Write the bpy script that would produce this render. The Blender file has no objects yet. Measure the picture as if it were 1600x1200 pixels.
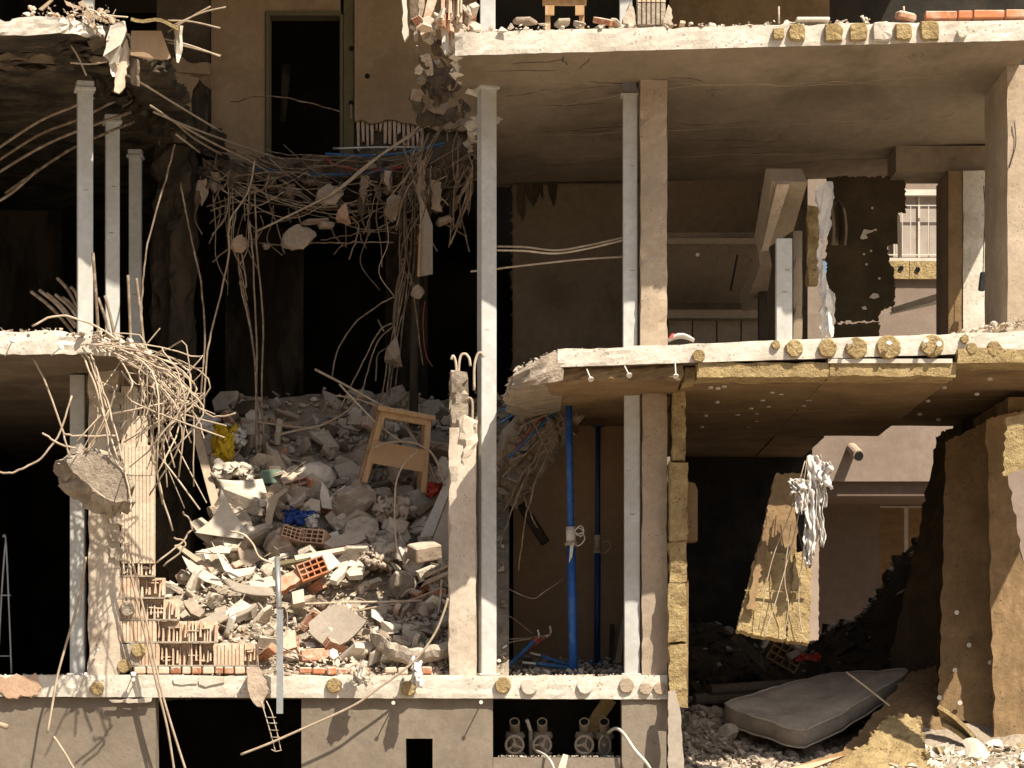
import bpy, math, random
from mathutils import Vector, Matrix, Euler, noise

# ------------------------------------------------------------------ camera, sky, sun, exposure
SC = bpy.context.scene
COL = SC.collection
FPX, DIST, HOR, EYE = 4600.0, 25.8, 1120.0, 1.6     # focal length in px of the 1600 px picture, distance to the slab fronts
cam_data = bpy.data.cameras.new('camera')
cam = bpy.data.objects.new('camera', cam_data)
COL.objects.link(cam)
cam.location = (0, -DIST, EYE)
cam.rotation_euler = (math.radians(90), 0, 0)
cam_data.sensor_width = 36
cam_data.lens = 36 * FPX / 1600
cam_data.shift_y = (HOR - 600) / 1600
cam_data.clip_start = 0.1
cam_data.clip_end = 800
SC.camera = cam

SUN_DIR = Vector((-.78, 1.0, -1.58)).normalized()
world = bpy.data.worlds.new('World')
SC.world = world
world.use_nodes = True
wn = world.node_tree.nodes
wn.clear()
sky = wn.new('ShaderNodeTexSky')
sky.sky_type = 'NISHITA'
sky.sun_disc = False
sky.sun_elevation = math.asin(-SUN_DIR.z)
sky.sun_rotation = math.atan2(-SUN_DIR.x, -SUN_DIR.y)
sky.dust_density = 3.0
sky.air_density = 1.0
bg = wn.new('ShaderNodeBackground')
bg.inputs['Strength'].default_value = 0.068
wo = wn.new('ShaderNodeOutputWorld')
world.node_tree.links.new(sky.outputs[0], bg.inputs[0])
world.node_tree.links.new(bg.outputs[0], wo.inputs[0])

sun_data = bpy.data.lights.new('sun', 'SUN')
sun_data.energy = 5.0
sun_data.angle = math.radians(0.5)
sun_data.color = (1.0, .90, .75)
sun = bpy.data.objects.new('sun', sun_data)
COL.objects.link(sun)
sun.location = (14, -14, 30)
sun.rotation_euler = SUN_DIR.to_track_quat('-Z', 'Y').to_euler()

SC.view_settings.view_transform = 'Standard'
SC.view_settings.look = 'None'
SC.view_settings.exposure = 0.78
SC.view_settings.gamma = 1.0

# ------------------------------------------------------------------ helpers
R = random.Random(11)

def X(px, y): return (px - 800) * (DIST + y) / FPX
def Z(py, y): return EYE + (HOR - py) * (DIST + y) / FPX
def P(px, py, y): return Vector((X(px, y), y, Z(py, y)))
def U(n, y): return n * (DIST + y) / FPX                # n photo pixels in metres at depth y

def nz(x, y=0., z=0.): return noise.noise(Vector((x, y, z)))

class MB:
    def __init__(s): s.v = []; s.f = []; s.m = []
    def add(s, vs, fs, mi=0):
        o = len(s.v)
        s.v += [Vector(v) for v in vs]
        s.f += [[i + o for i in f] for f in fs]
        s.m += [mi] * len(fs)
        return s
    def box(s, c, d, rot=None, mi=0, jit=0):
        hx, hy, hz = d[0] / 2, d[1] / 2, d[2] / 2
        vs = [Vector((x, y, z)) for z in (-hz, hz) for y in (-hy, hy) for x in (-hx, hx)]
        if jit: vs = [v + Vector((R.uniform(-jit, jit), R.uniform(-jit, jit), R.uniform(-jit, jit))) for v in vs]
        if rot: 
            m = rot if isinstance(rot, Matrix) else Euler(rot).to_matrix()
            vs = [m @ v for v in vs]
        c = Vector(c)
        return s.add([v + c for v in vs], [(0, 2, 3, 1), (4, 5, 7, 6), (0, 1, 5, 4), (2, 6, 7, 3), (0, 4, 6, 2), (1, 3, 7, 5)], mi)
    def bbox(s, x0, x1, y0, y1, z0, z1, mi=0):
        return s.box(((x0 + x1) / 2, (y0 + y1) / 2, (z0 + z1) / 2), (abs(x1 - x0), abs(y1 - y0), abs(z1 - z0)), mi=mi)
    def cbox(s, c, d, rot=None, b=.012, mi=0):
        """box with chamfered edges"""
        hx, hy, hz = d[0] / 2, d[1] / 2, d[2] / 2
        b = min(b, hx * .45, hy * .45, hz * .45)
        prof = [(-hx + b, -hy), (hx - b, -hy), (hx, -hy + b), (hx, hy - b), (hx - b, hy), (-hx + b, hy), (-hx, hy - b), (-hx, -hy + b)]
        def ring(z, k): return [Vector((x * (hx - k) / hx, y * (hy - k) / hy, z)) for x, y in prof]
        vs = ring(-hz, b) + ring(-hz + b, 0) + ring(hz - b, 0) + ring(hz, b)
        fs = [list(range(7, -1, -1)), list(range(24, 32))]
        for l in range(3):
            for i in range(8):
                j = (i + 1) % 8
                fs.append((l * 8 + i, l * 8 + j, l * 8 + 8 + j, l * 8 + 8 + i))
        if rot:
            m = rot if isinstance(rot, Matrix) else Euler(rot).to_matrix()
            vs = [m @ v for v in vs]
        c = Vector(c)
        return s.add([v + c for v in vs], fs, mi)
    def plate(s, pts, th, mi=0, jag=0, seg=.05):
        """flat polygon given in space, thickened away from the camera along its normal; jag roughens the rim"""
        pts = [Vector(p) for p in pts]
        n = Vector((0, 0, 0))
        for i in range(len(pts)):
            a, b = pts[i], pts[(i + 1) % len(pts)]
            n += a.cross(b)
        n.normalize()
        if n.y > 0: n.negate()                        # n looks to the camera side
        if jag:
            q = []
            for i in range(len(pts)):
                a, b = pts[i], pts[(i + 1) % len(pts)]
                k = max(1, int((b - a).length / seg))
                side = (b - a).normalized().cross(n)
                for t in range(k):
                    p = a.lerp(b, t / k)
                    q.append(p + side * (R.uniform(-1, 1) * jag if t else 0))
            pts = q
        m = len(pts)
        off = -n * th
        vs = pts + [p + off + (Vector((R.uniform(-1, 1), 0, R.uniform(-1, 1))) * jag * .7 if jag else Vector((0, 0, 0))) for p in pts]
        fs = [list(range(m)), list(range(2 * m - 1, m - 1, -1))]
        for i in range(m):
            j = (i + 1) % m
            fs.append((j, i, m + i, m + j))
        return s.add(vs, fs, mi)
    def tube(s, path, r, n=6, r1=None, caps=True, mi=0):
        path = [Vector(p) for p in path]
        k = len(path)
        vs = []; fs = []
        t0 = (path[1] - path[0]).normalized()
        u = t0.cross(Vector((0, 1, 0.13)))
        if u.length < 1e-3: u = t0.cross(Vector((1, 0, 0)))
        u.normalize()
        for i, p in enumerate(path):
            t = (path[min(i + 1, k - 1)] - path[max(i - 1, 0)])
            if t.length < 1e-9: t = t0
            t = t.normalized()
            u = (u - t * u.dot(t))
            if u.length < 1e-6: u = t.cross(Vector((.3, .9, .1)))
            u.normalize()
            w = t.cross(u)
            rr = r if r1 is None else r + (r1 - r) * i / (k - 1)
            for j in range(n):
                a = 2 * math.pi * j / n
                vs.append(p + (u * math.cos(a) + w * math.sin(a)) * rr)
        for i in range(k - 1):
            for j in range(n):
                jj = (j + 1) % n
                fs.append((i * n + j, i * n + jj, (i + 1) * n + jj, (i + 1) * n + j))
        if caps:
            fs.append(list(range(n - 1, -1, -1))); fs.append(list(range((k - 1) * n, k * n)))
        return s.add(vs, fs, mi)
    def ring(s, c, axis, r, tr, n=20, m=6, mi=0):
        axis = Vector(axis).normalized()
        u = axis.cross(Vector((0, 0, 1)))
        if u.length < .1: u = axis.cross(Vector((1, 0, 0)))
        u.normalize(); w = axis.cross(u)
        vs = []; fs = []
        c = Vector(c)
        for i in range(n):
            a = 2 * math.pi * i / n
            d = u * math.cos(a) + w * math.sin(a)
            for j in range(m):
                b = 2 * math.pi * j / m
                vs.append(c + d * (r + tr * math.cos(b)) + axis * tr * math.sin(b))
        for i in range(n):
            for j in range(m):
                i2, j2 = (i + 1) % n, (j + 1) % m
                fs.append((i * m + j, i2 * m + j, i2 * m + j2, i * m + j2))
        return s.add(vs, fs, mi)
    def sheet(s, rows, th, mi=0, flat=False):
        """grid of points (rows of equal length) thickened backwards"""
        nr, nc = len(rows), len(rows[0])
        a = [Vector(p) for r in rows for p in r]
        # normals
        ns = []
        for i in range(nr):
            for j in range(nc):
                du = a[i * nc + min(j + 1, nc - 1)] - a[i * nc + max(j - 1, 0)]
                dv = a[min(i + 1, nr - 1) * nc + j] - a[max(i - 1, 0) * nc + j]
                n = du.cross(dv)
                ns.append(n.normalized() if n.length > 1e-9 else Vector((0, 1, 0)))
        av = sum(ns, Vector((0, 0, 0)))
        sg = 1 if av.y > 0 else -1
        if flat: ns = [av.normalized()] * len(ns)
        b = [p + n * (th * sg) for p, n in zip(a, ns)]
        N = len(a)
        fs = []
        for i in range(nr - 1):
            for j in range(nc - 1):
                q = (i * nc + j, i * nc + j + 1, (i + 1) * nc + j + 1, (i + 1) * nc + j)
                fs.append(q); fs.append(tuple(N + k for k in reversed(q)))
        rim = [j for j in range(nc)] + [i * nc + nc - 1 for i in range(1, nr)] + [(nr - 1) * nc + j for j in range(nc - 2, -1, -1)] + [i * nc for i in range(nr - 2, 0, -1)]
        for k in range(len(rim)):
            p, q = rim[k], rim[(k + 1) % len(rim)]
            fs.append((q, p, N + p, N + q))
        return s.add(a + b, fs, mi)

WORG = {}
def build(name, mb, mats, parent=None, label=None, cat=None, group=None, kind=None, smooth=False):
    xs = [v.x for v in mb.v]; ys = [v.y for v in mb.v]; zs = [v.z for v in mb.v]
    org = Vector(((min(xs) + max(xs)) / 2, (min(ys) + max(ys)) / 2, min(zs)))
    me = bpy.data.meshes.new(name)
    me.from_pydata([v - org for v in mb.v], [], mb.f)
    for m in (mats if isinstance(mats, (list, tuple)) else [mats]): me.materials.append(M[m])
    if any(mb.m): me.polygons.foreach_set('material_index', mb.m)
    if smooth: me.polygons.foreach_set('use_smooth', [True] * len(me.polygons))
    me.validate()
    ob = bpy.data.objects.new(name, me)
    COL.objects.link(ob)
    WORG[ob] = org
    if parent is not None:
        ob.parent = parent
        ob.location = org - WORG[parent]
    else:
        ob.location = org
    tag(ob, label, cat, group, kind)
    return ob

def tag(o, label=None, cat=None, group=None, kind=None):
    if label: o['label'] = label
    if cat: o['category'] = cat; o['kind'] = kind or 'thing'
    if group: o['group'] = group
    if kind: o['kind'] = kind
    return o

def thing(name, label, cat, loc, group=None):
    e = bpy.data.objects.new(name, None)
    e.empty_display_size = .2
    COL.objects.link(e)
    e.location = loc
    WORG[e] = Vector(loc)
    return tag(e, label, cat, group)

def smooth_path(pts, sub=5):
    pts = [Vector(p) for p in pts]
    if len(pts) < 3:
        return pts
    ext = [pts[0] * 2 - pts[1]] + pts + [pts[-1] * 2 - pts[-2]]
    out = []
    for i in range(1, len(ext) - 2):
        p0, p1, p2, p3 = ext[i - 1], ext[i], ext[i + 1], ext[i + 2]
        for k in range(sub):
            t = k / sub
            out.append(.5 * ((2 * p1) + (p2 - p0) * t + (2 * p0 - 5 * p1 + 4 * p2 - p3) * t * t + (3 * p1 - p0 - 3 * p2 + p3) * t ** 3))
    out.append(pts[-1])
    return out

def pline(pts, y, sub=5, wob=0):
    """photo polyline (px, py[, depth]) to a smooth path in space"""
    q = []
    for p in pts:
        yy = p[2] if len(p) > 2 else y
        q.append(P(p[0], p[1], yy))
    q = smooth_path(q, sub)
    if wob:
        s = R.uniform(0, 99)
        q = [p + Vector((nz(s, i * .6) * wob, nz(s + 7, i * .6) * wob * 2, nz(s + 3, i * .6) * wob)) for i, p in enumerate(q)]
    return q

def rod(name, pts, y, rpx, mat, parent=None, label=None, cat=None, group=None, sub=5, n=6, wob=0):
    path = pline(pts, y, sub, wob)
    yy = sum(p.y for p in path) / len(path)
    return build(name, MB().tube(path, U(rpx, yy) / 2, n), mat, parent, label, cat, group, smooth=True)

# ------------------------------------------------------------------ procedural materials
M = {}
def material(name, c1, c2=None, scale=3.0, rough=.9, bump=.25, bscale=30., stain=None, stain_amt=.5, stain_scale=.9,
             speck=None, speck_scale=60., stretch=None, dust=None, metal=0., dist=.02, spec=.3, cracks=0., fine=.5, vary=0.):
    m = bpy.data.materials.new(name); m.use_nodes = True
    nt = m.node_tree; n = nt.nodes; L = nt.links
    b = n['Principled BSDF']
    b.inputs['Roughness'].default_value = rough
    b.inputs['Metallic'].default_value = metal
    if 'Specular IOR Level' in b.inputs: b.inputs['Specular IOR Level'].default_value = spec
    tc = n.new('ShaderNodeTexCoord')
    oi = n.new('ShaderNodeObjectInfo')
    mul = n.new('ShaderNodeMath'); mul.operation = 'MULTIPLY'; mul.inputs[1].default_value = 37.
    L.new(oi.outputs['Random'], mul.inputs[0])
    add = n.new('ShaderNodeVectorMath'); add.operation = 'ADD'
    L.new(tc.outputs['Object'], add.inputs[0]); L.new(mul.outputs[0], add.inputs[1])
    vec = add.outputs[0]
    if stretch:
        mp = n.new('ShaderNodeVectorMath'); mp.operation = 'MULTIPLY'
        mp.inputs[1].default_value = stretch
        L.new(vec, mp.inputs[0]); vec = mp.outputs[0]
    def nse(sc, det=6., rg=.6):
        t = n.new('ShaderNodeTexNoise'); t.inputs['Scale'].default_value = sc
        t.inputs['Detail'].default_value = det; t.inputs['Roughness'].default_value = rg
        L.new(vec, t.inputs['Vector']); return t.outputs['Fac']
    def ramp(src, a, bb, lo=.35, hi=.65):
        r = n.new('ShaderNodeValToRGB'); r.color_ramp.elements[0].position = lo; r.color_ramp.elements[1].position = hi
        r.color_ramp.elements[0].color = (*a, 1); r.color_ramp.elements[1].color = (*bb, 1)
        L.new(src, r.inputs[0]); return r.outputs[0]
    def mix(fac, a, bb):
        x = n.new('ShaderNodeMix'); x.data_type = 'RGBA'
        L.new(fac, x.inputs[0]); L.new(a, x.inputs[6])
        if isinstance(bb, tuple): x.inputs[7].default_value = (*bb, 1)
        else: L.new(bb, x.inputs[7])
        return x.outputs[2]
    c2 = c2 or tuple(x * .72 for x in c1)
    col = ramp(nse(scale), c2, c1)
    # fine mottling
    fm = ramp(nse(scale * 9, 8, .7), (1 - .35 * fine,) * 3, (1 + .18 * fine,) * 3, .3, .7)
    mm = n.new('ShaderNodeMix'); mm.data_type = 'RGBA'; mm.blend_type = 'MULTIPLY'; mm.inputs[0].default_value = 1
    L.new(col, mm.inputs[6]); L.new(fm, mm.inputs[7]); col = mm.outputs[2]
    if vary:
        ge0 = n.new('ShaderNodeNewGeometry'); sm = n.new('ShaderNodeMath'); sm.operation = 'ADD'
        L.new(ge0.outputs['Random Per Island'], sm.inputs[0]); L.new(oi.outputs['Random'], sm.inputs[1])
        fr_ = n.new('ShaderNodeMath'); fr_.operation = 'FRACT'; L.new(sm.outputs[0], fr_.inputs[0])
        vr = ramp(fr_.outputs[0], (1 - vary, 1 - vary * 1.08, 1 - vary * 1.2), (1 + vary * .6,) * 3, 0., 1.)
        mv = n.new('ShaderNodeMix'); mv.data_type = 'RGBA'; mv.blend_type = 'MULTIPLY'; mv.inputs[0].default_value = 1
        L.new(col, mv.inputs[6]); L.new(vr, mv.inputs[7]); col = mv.outputs[2]
    if stain:
        f = ramp(nse(stain_scale, 7, .65), (0, 0, 0), (stain_amt,) * 3, .48, .66)
        col = mix(f, col, stain)
    if speck:
        v = n.new('ShaderNodeTexVoronoi'); v.inputs['Scale'].default_value = speck_scale; L.new(vec, v.inputs['Vector'])
        f = ramp(v.outputs['Distance'], (1, 1, 1), (0, 0, 0), .12, .3)
        g = ramp(nse(speck_scale * .25, 2), (0, 0, 0), (1, 1, 1), .5, .6)
        ml = n.new('ShaderNodeMath'); ml.operation = 'MULTIPLY'; L.new(f, ml.inputs[0]); L.new(g, ml.inputs[1])
        col = mix(ml.outputs[0], col, speck)
    if cracks:
        # a few wandering hairlines: distance to cell edges, warped
        wv = n.new('ShaderNodeVectorMath'); wv.operation = 'ADD'
        tn = n.new('ShaderNodeTexNoise'); tn.inputs['Scale'].default_value = 2.5; tn.inputs['Detail'].default_value = 4; L.new(vec, tn.inputs['Vector'])
        L.new(vec, wv.inputs[0]); L.new(tn.outputs['Color'], wv.inputs[1])
        v = n.new('ShaderNodeTexVoronoi'); v.feature = 'DISTANCE_TO_EDGE'; v.inputs['Scale'].default_value = cracks; L.new(wv.outputs[0], v.inputs['Vector'])
        f = ramp(v.outputs['Distance'], (1, 1, 1), (0, 0, 0), .003, .012)
        g = ramp(nse(1.3, 3), (0, 0, 0), (.8, .8, .8), .54, .62)
        ml = n.new('ShaderNodeMath'); ml.operation = 'MULTIPLY'; L.new(f, ml.inputs[0]); L.new(g, ml.inputs[1])
        col = mix(ml.outputs[0], col, tuple(x * .3 for x in c1))
    if dust:
        ge = n.new('ShaderNodeNewGeometry'); sx = n.new('ShaderNodeSeparateXYZ'); L.new(ge.outputs['Normal'], sx.inputs[0])
        ad = n.new('ShaderNodeMath'); ad.operation = 'MULTIPLY'
        L.new(ramp(sx.outputs[2], (0, 0, 0), (1, 1, 1), .2, .75), ad.inputs[0])
        L.new(ramp(nse(14, 4), (.35, .35, .35), (1, 1, 1), .35, .6), ad.inputs[1])
        col = mix(ad.outputs[0], col, dust)
    L.new(col, b.inputs['Base Color'])
    if bump:
        bn = n.new('ShaderNodeBump'); bn.inputs['Strength'].default_value = bump; bn.inputs['Distance'].default_value = dist
        L.new(nse(bscale, 8, .68), bn.inputs['Height']); L.new(bn.outputs[0], b.inputs['Normal'])
    M[name] = m
    return m

DUST = (.57, .49, .39)
material('concrete_light', (.66, .61, .525), (.54, .49, .41), 4, .93, .45, 20, dist=.025, stain=(.40, .345, .275), stain_amt=.75, stain_scale=2.1, speck=(.26, .2, .145), speck_scale=24)
material('concrete_pillar', (.45, .36, .27), (.36, .28, .20), 2.2, .93, .3, 28, stain=(.27, .22, .165), stain_amt=.55, stain_scale=2, speck=(.20, .16, .12), speck_scale=30)
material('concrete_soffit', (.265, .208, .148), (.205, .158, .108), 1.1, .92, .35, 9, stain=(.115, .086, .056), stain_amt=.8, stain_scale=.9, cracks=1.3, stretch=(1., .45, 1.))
material('steel_dark', (.20, .205, .195), (.16, .165, .155), 3, .6, .05, 30)
material('concrete_rough', (.42, .35, .27), (.25, .20, .15), 5, .95, .9, 14, dist=.05, speck=(.2, .16, .12), speck_scale=18, dust=DUST)
material('concrete_dim', (.19, .145, .10), (.11, .082, .055), 2, .94, .8, 10, dist=.05, vary=.3)
material('plaster_brown', (.20, .152, .104), (.155, .116, .077), 1.5, .94, .7, 12, dist=.03, stain=(.075, .057, .037), stain_amt=.7, stain_scale=.9)
material('plaster_russet', (.36, .235, .135), (.30, .19, .105), 1.2, .9, .15, 14, stain=(.19, .12, .065), stain_amt=.6, stain_scale=1.2)
material('plaster_door', (.40, .285, .175), (.34, .235, .14), 1.3, .92, .15, 20, stain=(.22, .15, .085), stain_amt=.6, stain_scale=1.4)
material('plaster_facade', (.235, .195, .15), (.185, .152, .115), 1.6, .94, .35, 16, stain=(.14, .112, .084), stain_amt=.7, stain_scale=1.2, speck=(.16, .13, .1), speck_scale=14)
material('shade_black', (.032, .028, .022), (.014, .0125, .010), 1.2, .97, .6, 7, stain=(.05, .04, .028), stain_amt=.8, stain_scale=1.)  # near black: the unlit depth of the rooms is put into the colour
material('charred_shade', (.075, .057, .037), (.02, .016, .011), 2.2, .95, 1., 6, dist=.08, stain=(.15, .115, .075), stain_amt=.8, stain_scale=1.6, stretch=(1.6, 1.6, .5))  # burnt surfaces, also used where deep shade is put into the colour
material('steel_paint', (.50, .50, .475), (.44, .44, .415), 1.8, .6, .05, 40, stain=(.37, .345, .30), stain_amt=.6, stain_scale=2.6)
material('galvanised', (.46, .47, .47), (.36, .37, .37), 6, .42, .05, 30, metal=.6)
material('pillar_pale', (.60, .52, .42), (.48, .40, .31), 2.2, .93, .35, 28, stain=(.38, .31, .235), stain_amt=.6, stain_scale=2, speck=(.28, .22, .16), speck_scale=30)
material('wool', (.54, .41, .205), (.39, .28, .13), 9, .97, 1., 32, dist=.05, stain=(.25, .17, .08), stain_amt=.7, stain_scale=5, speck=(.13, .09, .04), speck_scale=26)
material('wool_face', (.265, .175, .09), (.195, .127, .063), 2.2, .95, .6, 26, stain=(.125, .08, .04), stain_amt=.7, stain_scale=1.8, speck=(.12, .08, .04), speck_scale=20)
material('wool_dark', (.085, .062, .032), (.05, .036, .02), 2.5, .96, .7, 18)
material('brick', (.46, .205, .115), (.36, .15, .08), 6, .92, .5, 24, dust=DUST, stain=(.5, .42, .33), stain_amt=.85, stain_scale=9, vary=.25)
material('brick_orange', (.52, .21, .10), (.42, .16, .075), 6, .9, .4, 24, stain=(.52, .43, .33), stain_amt=.7, stain_scale=7, vary=.2, dust=DUST)
material('clay', (.66, .50, .365), (.56, .405, .285), 5, .92, .5, 30, stain=(.62, .54, .44), stain_amt=.8, stain_scale=5, vary=.15, dust=DUST)
material('clay_pale', (.66, .565, .445), (.56, .46, .35), 4, .94, .5, 26, stain=(.58, .44, .32), stain_amt=.5, stain_scale=3, vary=.1)
material('mortar', (.47, .40, .315), (.35, .29, .22), 8, .96, .9, 18, dist=.04)
material('wood', (.47, .295, .145), (.37, .22, .10), 3, .75, .2, 30, stretch=(6, 6, .8), stain=(.45, .36, .26), stain_amt=.5, stain_scale=5, dust=(.47, .38, .27))
material('wood_dusty', (.46, .355, .245), (.34, .25, .165), 4, .85, .3, 26, stretch=(5, 2, 2), dust=DUST)
material('fibreboard', (.43, .275, .15), (.38, .24, .125), 6, .8, .1, 40)
material('blue_paint', (.022, .105, .36), (.016, .08, .29), 3, .45, .1, 30, stain=(.16, .2, .27), stain_amt=.35, stain_scale=6)
material('blue_paint_shade', (.012, .04, .12), (.009, .03, .09), 3, .5, .1, 30)  # blue of the rear prop with its shade put into the colour
material('blue_plastic', (.03, .13, .30), (.02, .09, .22), 6, .5, .05, 30, stain=(.2, .19, .17), stain_amt=.5, stain_scale=9)
material('red_plastic', (.32, .05, .045), (.24, .04, .035), 6, .5, .05, 30, stain=(.25, .18, .14), stain_amt=.4, stain_scale=9)
material('rebar', (.27, .205, .145), (.17, .12, .08), 14, .9, .6, 90, dist=.006, vary=.45, stain=(.40, .34, .27), stain_amt=.7, stain_scale=12)
material('rebar_pale', (.54, .455, .35), (.40, .32, .235), 14, .9, .6, 90, dist=.006, vary=.35, stain=(.30, .21, .14), stain_amt=.6, stain_scale=9)
material('wire_dark', (.05, .042, .034), (.03, .026, .02), 9, .7, 0)
material('white_board', (.68, .63, .545), (.57, .515, .435), 3, .8, .2, 20, stain=(.47, .40, .315), stain_amt=.7, stain_scale=2.4, vary=.15)
material('grey_board', (.36, .31, .25), (.30, .255, .205), 3, .9, .3, 22, stain=(.24, .2, .155), stain_amt=.5, stain_scale=2)
material('white_cloth', (.68, .65, .61), (.55, .51, .46), 6, .85, .5, 12, dist=.03)
material('blue_cloth', (.035, .085, .34), (.025, .06, .25), 6, .9, .5, 14, dist=.03)
material('yellow_cloth', (.62, .41, .02), (.50, .31, .015), 5, .6, .4, 10, dist=.03)
material('clear_plastic', (.50, .435, .36), (.40, .335, .27), 5, .3, .5, 10, dist=.03, spec=.6)
material('black_plastic', (.025, .025, .025), (.012, .012, .012), 5, .4, .3, 12)
material('red_paint', (.40, .05, .03), (.3, .035, .02), 5, .5, .1, 20)
material('green_tile', (.10, .19, .12), (.08, .15, .1), 4, .35, .05, 20, dust=DUST)
material('cast_iron', (.33, .275, .205), (.24, .195, .145), 6, .75, .3, 30, dust=DUST)
material('bore', (.01, .009, .008), None, 4, .9, 0)
material('mattress', (.52, .455, .37), (.42, .365, .29), 2.5, .93, .3, 26, stain=(.27, .225, .175), stain_amt=.75, stain_scale=2.2)
material('mattress_side', (.36, .31, .25), (.29, .25, .20), 4, .93, .3, 40, stain=(.19, .16, .125), stain_amt=.6, stain_scale=3)
material('rubble_pale', (.66, .59, .49), (.52, .45, .36), 5, .95, .7, 16, dist=.03, dust=DUST, vary=.3, stain=(.40, .33, .25), stain_amt=.5, stain_scale=4)
material('rubble_brown', (.42, .335, .255), (.31, .24, .18), 5, .95, .7, 16, dist=.03, dust=(.52, .44, .35), vary=.35, stain=(.25, .19, .14), stain_amt=.5, stain_scale=4)
material('rubble_grey', (.41, .355, .29), (.30, .255, .205), 5, .95, .6, 18, dist=.03, dust=DUST, vary=.35, stain=(.27, .23, .19), stain_amt=.5, stain_scale=4)
material('rubble_clay', (.55, .38, .27), (.46, .29, .195), 6, .93, .5, 20, dust=DUST, vary=.3)
material('dust_fines', (.46, .385, .295), (.36, .295, .22), 7, .97, 1., 22, dist=.05)
material('ground_dust', (.33, .27, .205), (.27, .22, .165), .35, .96, .4, 12)
material('neighbour_wall', (.27, .21, .168), (.235, .18, .142), 1., .92, .2, 14, stain=(.19, .145, .112), stain_amt=.5)
material('neighbour_brown', (.15, .105, .08), (.13, .092, .07), 1., .92, .15, 14)
material('neighbour_grey', (.37, .315, .27), (.34, .29, .25), 1., .9, .1, 14)
material('sheathing', (.22, .135, .06), (.16, .095, .042), 6, .9, .3, 14, stretch=(1, 1, 3))
material('stair_concrete', (.30, .235, .165), (.235, .18, .125), 2, .93, .3, 14)
material('frame_green', (.15, .125, .065), (.12, .10, .052), 3, .8, .1, 20)
material('tape_white', (.66, .62, .55), None, 6, .7, .05, 20)
# ------------------------------------------------------------------ the setting
XR = 4.62                                     # right end of the building
m = MB(); g = 300
m.add([(-g, -g, 0), (g, -g, 0), (g, g, 0), (-g, g, 0)], [(0, 1, 2, 3)])
build('ground', m, 'ground_dust', kind='structure', label='dusty pale street ground in front of the wrecked building')

def slab_mesh(outline, z0f, z1f, amps, seg=.07, layers=5, seed=0., top_amp=.012, chip=.0):
    """concrete slab from a plan outline (counter-clockwise); amps = roughness of each side"""
    pts = []
    n = len(outline)
    for i in range(n):
        a = Vector((*outline[i], 0)); b = Vector((*outline[(i + 1) % n], 0))
        L_ = (b - a).length
        k = max(1, int(L_ / (seg if amps[i] > .004 else .6)))
        d = (b - a).normalized(); out = Vector((d.y, -d.x, 0))
        for t in range(k):
            p = a.lerp(b, t / k)
            pts.append((p, out, amps[i] if t else max(amps[i], amps[i - 1]) * .5))
    N = len(pts); vs = []; fs = []
    for l in range(layers + 1):
        for k, (p, o, am) in enumerate(pts):
            w = nz(p.x * 2.3 + seed, p.y * 2.3, 0) * 1.3 + nz(p.x * 9 + seed, p.y * 9, l * 1.7) * .8
            w += nz(p.x * 26 + seed, p.y * 26, l * 3.7) * .35
            if l in (0, layers): w -= .35
            q = p + o * (w * am)
            z0, z1 = z0f(q.x, q.y), z1f(q.x, q.y)
            z = z0 + (z1 - z0) * l / layers
            if am > .004:
                if 0 < l < layers: z += nz(p.x * 13, p.y * 13, l * 5.1 + seed) * (z1 - z0) / layers * .35
                elif l == layers: z += nz(p.x * 7 + seed, p.y * 7, 3.3) * top_amp - chip * max(0, nz(p.x * 11 + seed, p.y * 3, 9.1)) 
                else: z += nz(p.x * 9 + seed, p.y * 9, 1.2) * top_amp * .5
            vs.append((q.x, q.y, z))
    for l in range(layers):
        for k in range(N):
            j = (k + 1) % N
            fs.append((l * N + k, l * N + j, (l + 1) * N + j, (l + 1) * N + k))
    # caps: rims plus an inset ring keeps the big face flat
    fs.append(list(range(N - 1, -1, -1)))
    fs.append([layers * N + k for k in range(N)])
    return vs, fs

def slab(name, label, outline, z0f, z1f, amps, mats=('concrete_light', 'concrete_soffit'), cat='floor slab', dark_from=None, **kw):
    vs, fs = slab_mesh(outline, z0f, z1f, amps, **kw)
    m = MB(); m.add(vs, fs)
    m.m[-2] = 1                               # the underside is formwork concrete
    if dark_from is not None:                 # shade on inner fracture faces is painted with the underside's dark colour
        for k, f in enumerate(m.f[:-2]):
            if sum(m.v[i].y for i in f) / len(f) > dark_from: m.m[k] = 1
    return build(name, m, list(mats), label=label, cat=cat)

# --- upper right slab
zA0 = lambda x, y=0: 7.40 + .026 * (x + .49)
zA1 = lambda x, y=0: zA0(x) + .205 - .006 * x
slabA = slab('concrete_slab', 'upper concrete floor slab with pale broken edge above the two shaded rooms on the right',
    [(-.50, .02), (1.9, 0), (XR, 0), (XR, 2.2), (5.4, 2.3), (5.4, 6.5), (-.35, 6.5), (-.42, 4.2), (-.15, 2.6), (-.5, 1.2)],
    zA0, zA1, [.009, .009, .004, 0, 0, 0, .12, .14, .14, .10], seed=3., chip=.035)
# --- middle right slab
zB0 = lambda x, y=0: 4.668 + .0315 * (x - .4)
zB1 = lambda x, y=0: 4.822 + .039 * (x - .4)
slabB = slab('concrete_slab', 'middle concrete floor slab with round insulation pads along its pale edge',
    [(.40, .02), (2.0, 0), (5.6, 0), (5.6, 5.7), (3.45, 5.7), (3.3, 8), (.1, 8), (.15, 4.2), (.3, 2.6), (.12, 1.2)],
    zB0, zB1, [.007, .007, .004, 0, .03, .05, 0, .1, .1, .08], seed=9., chip=.02)
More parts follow.
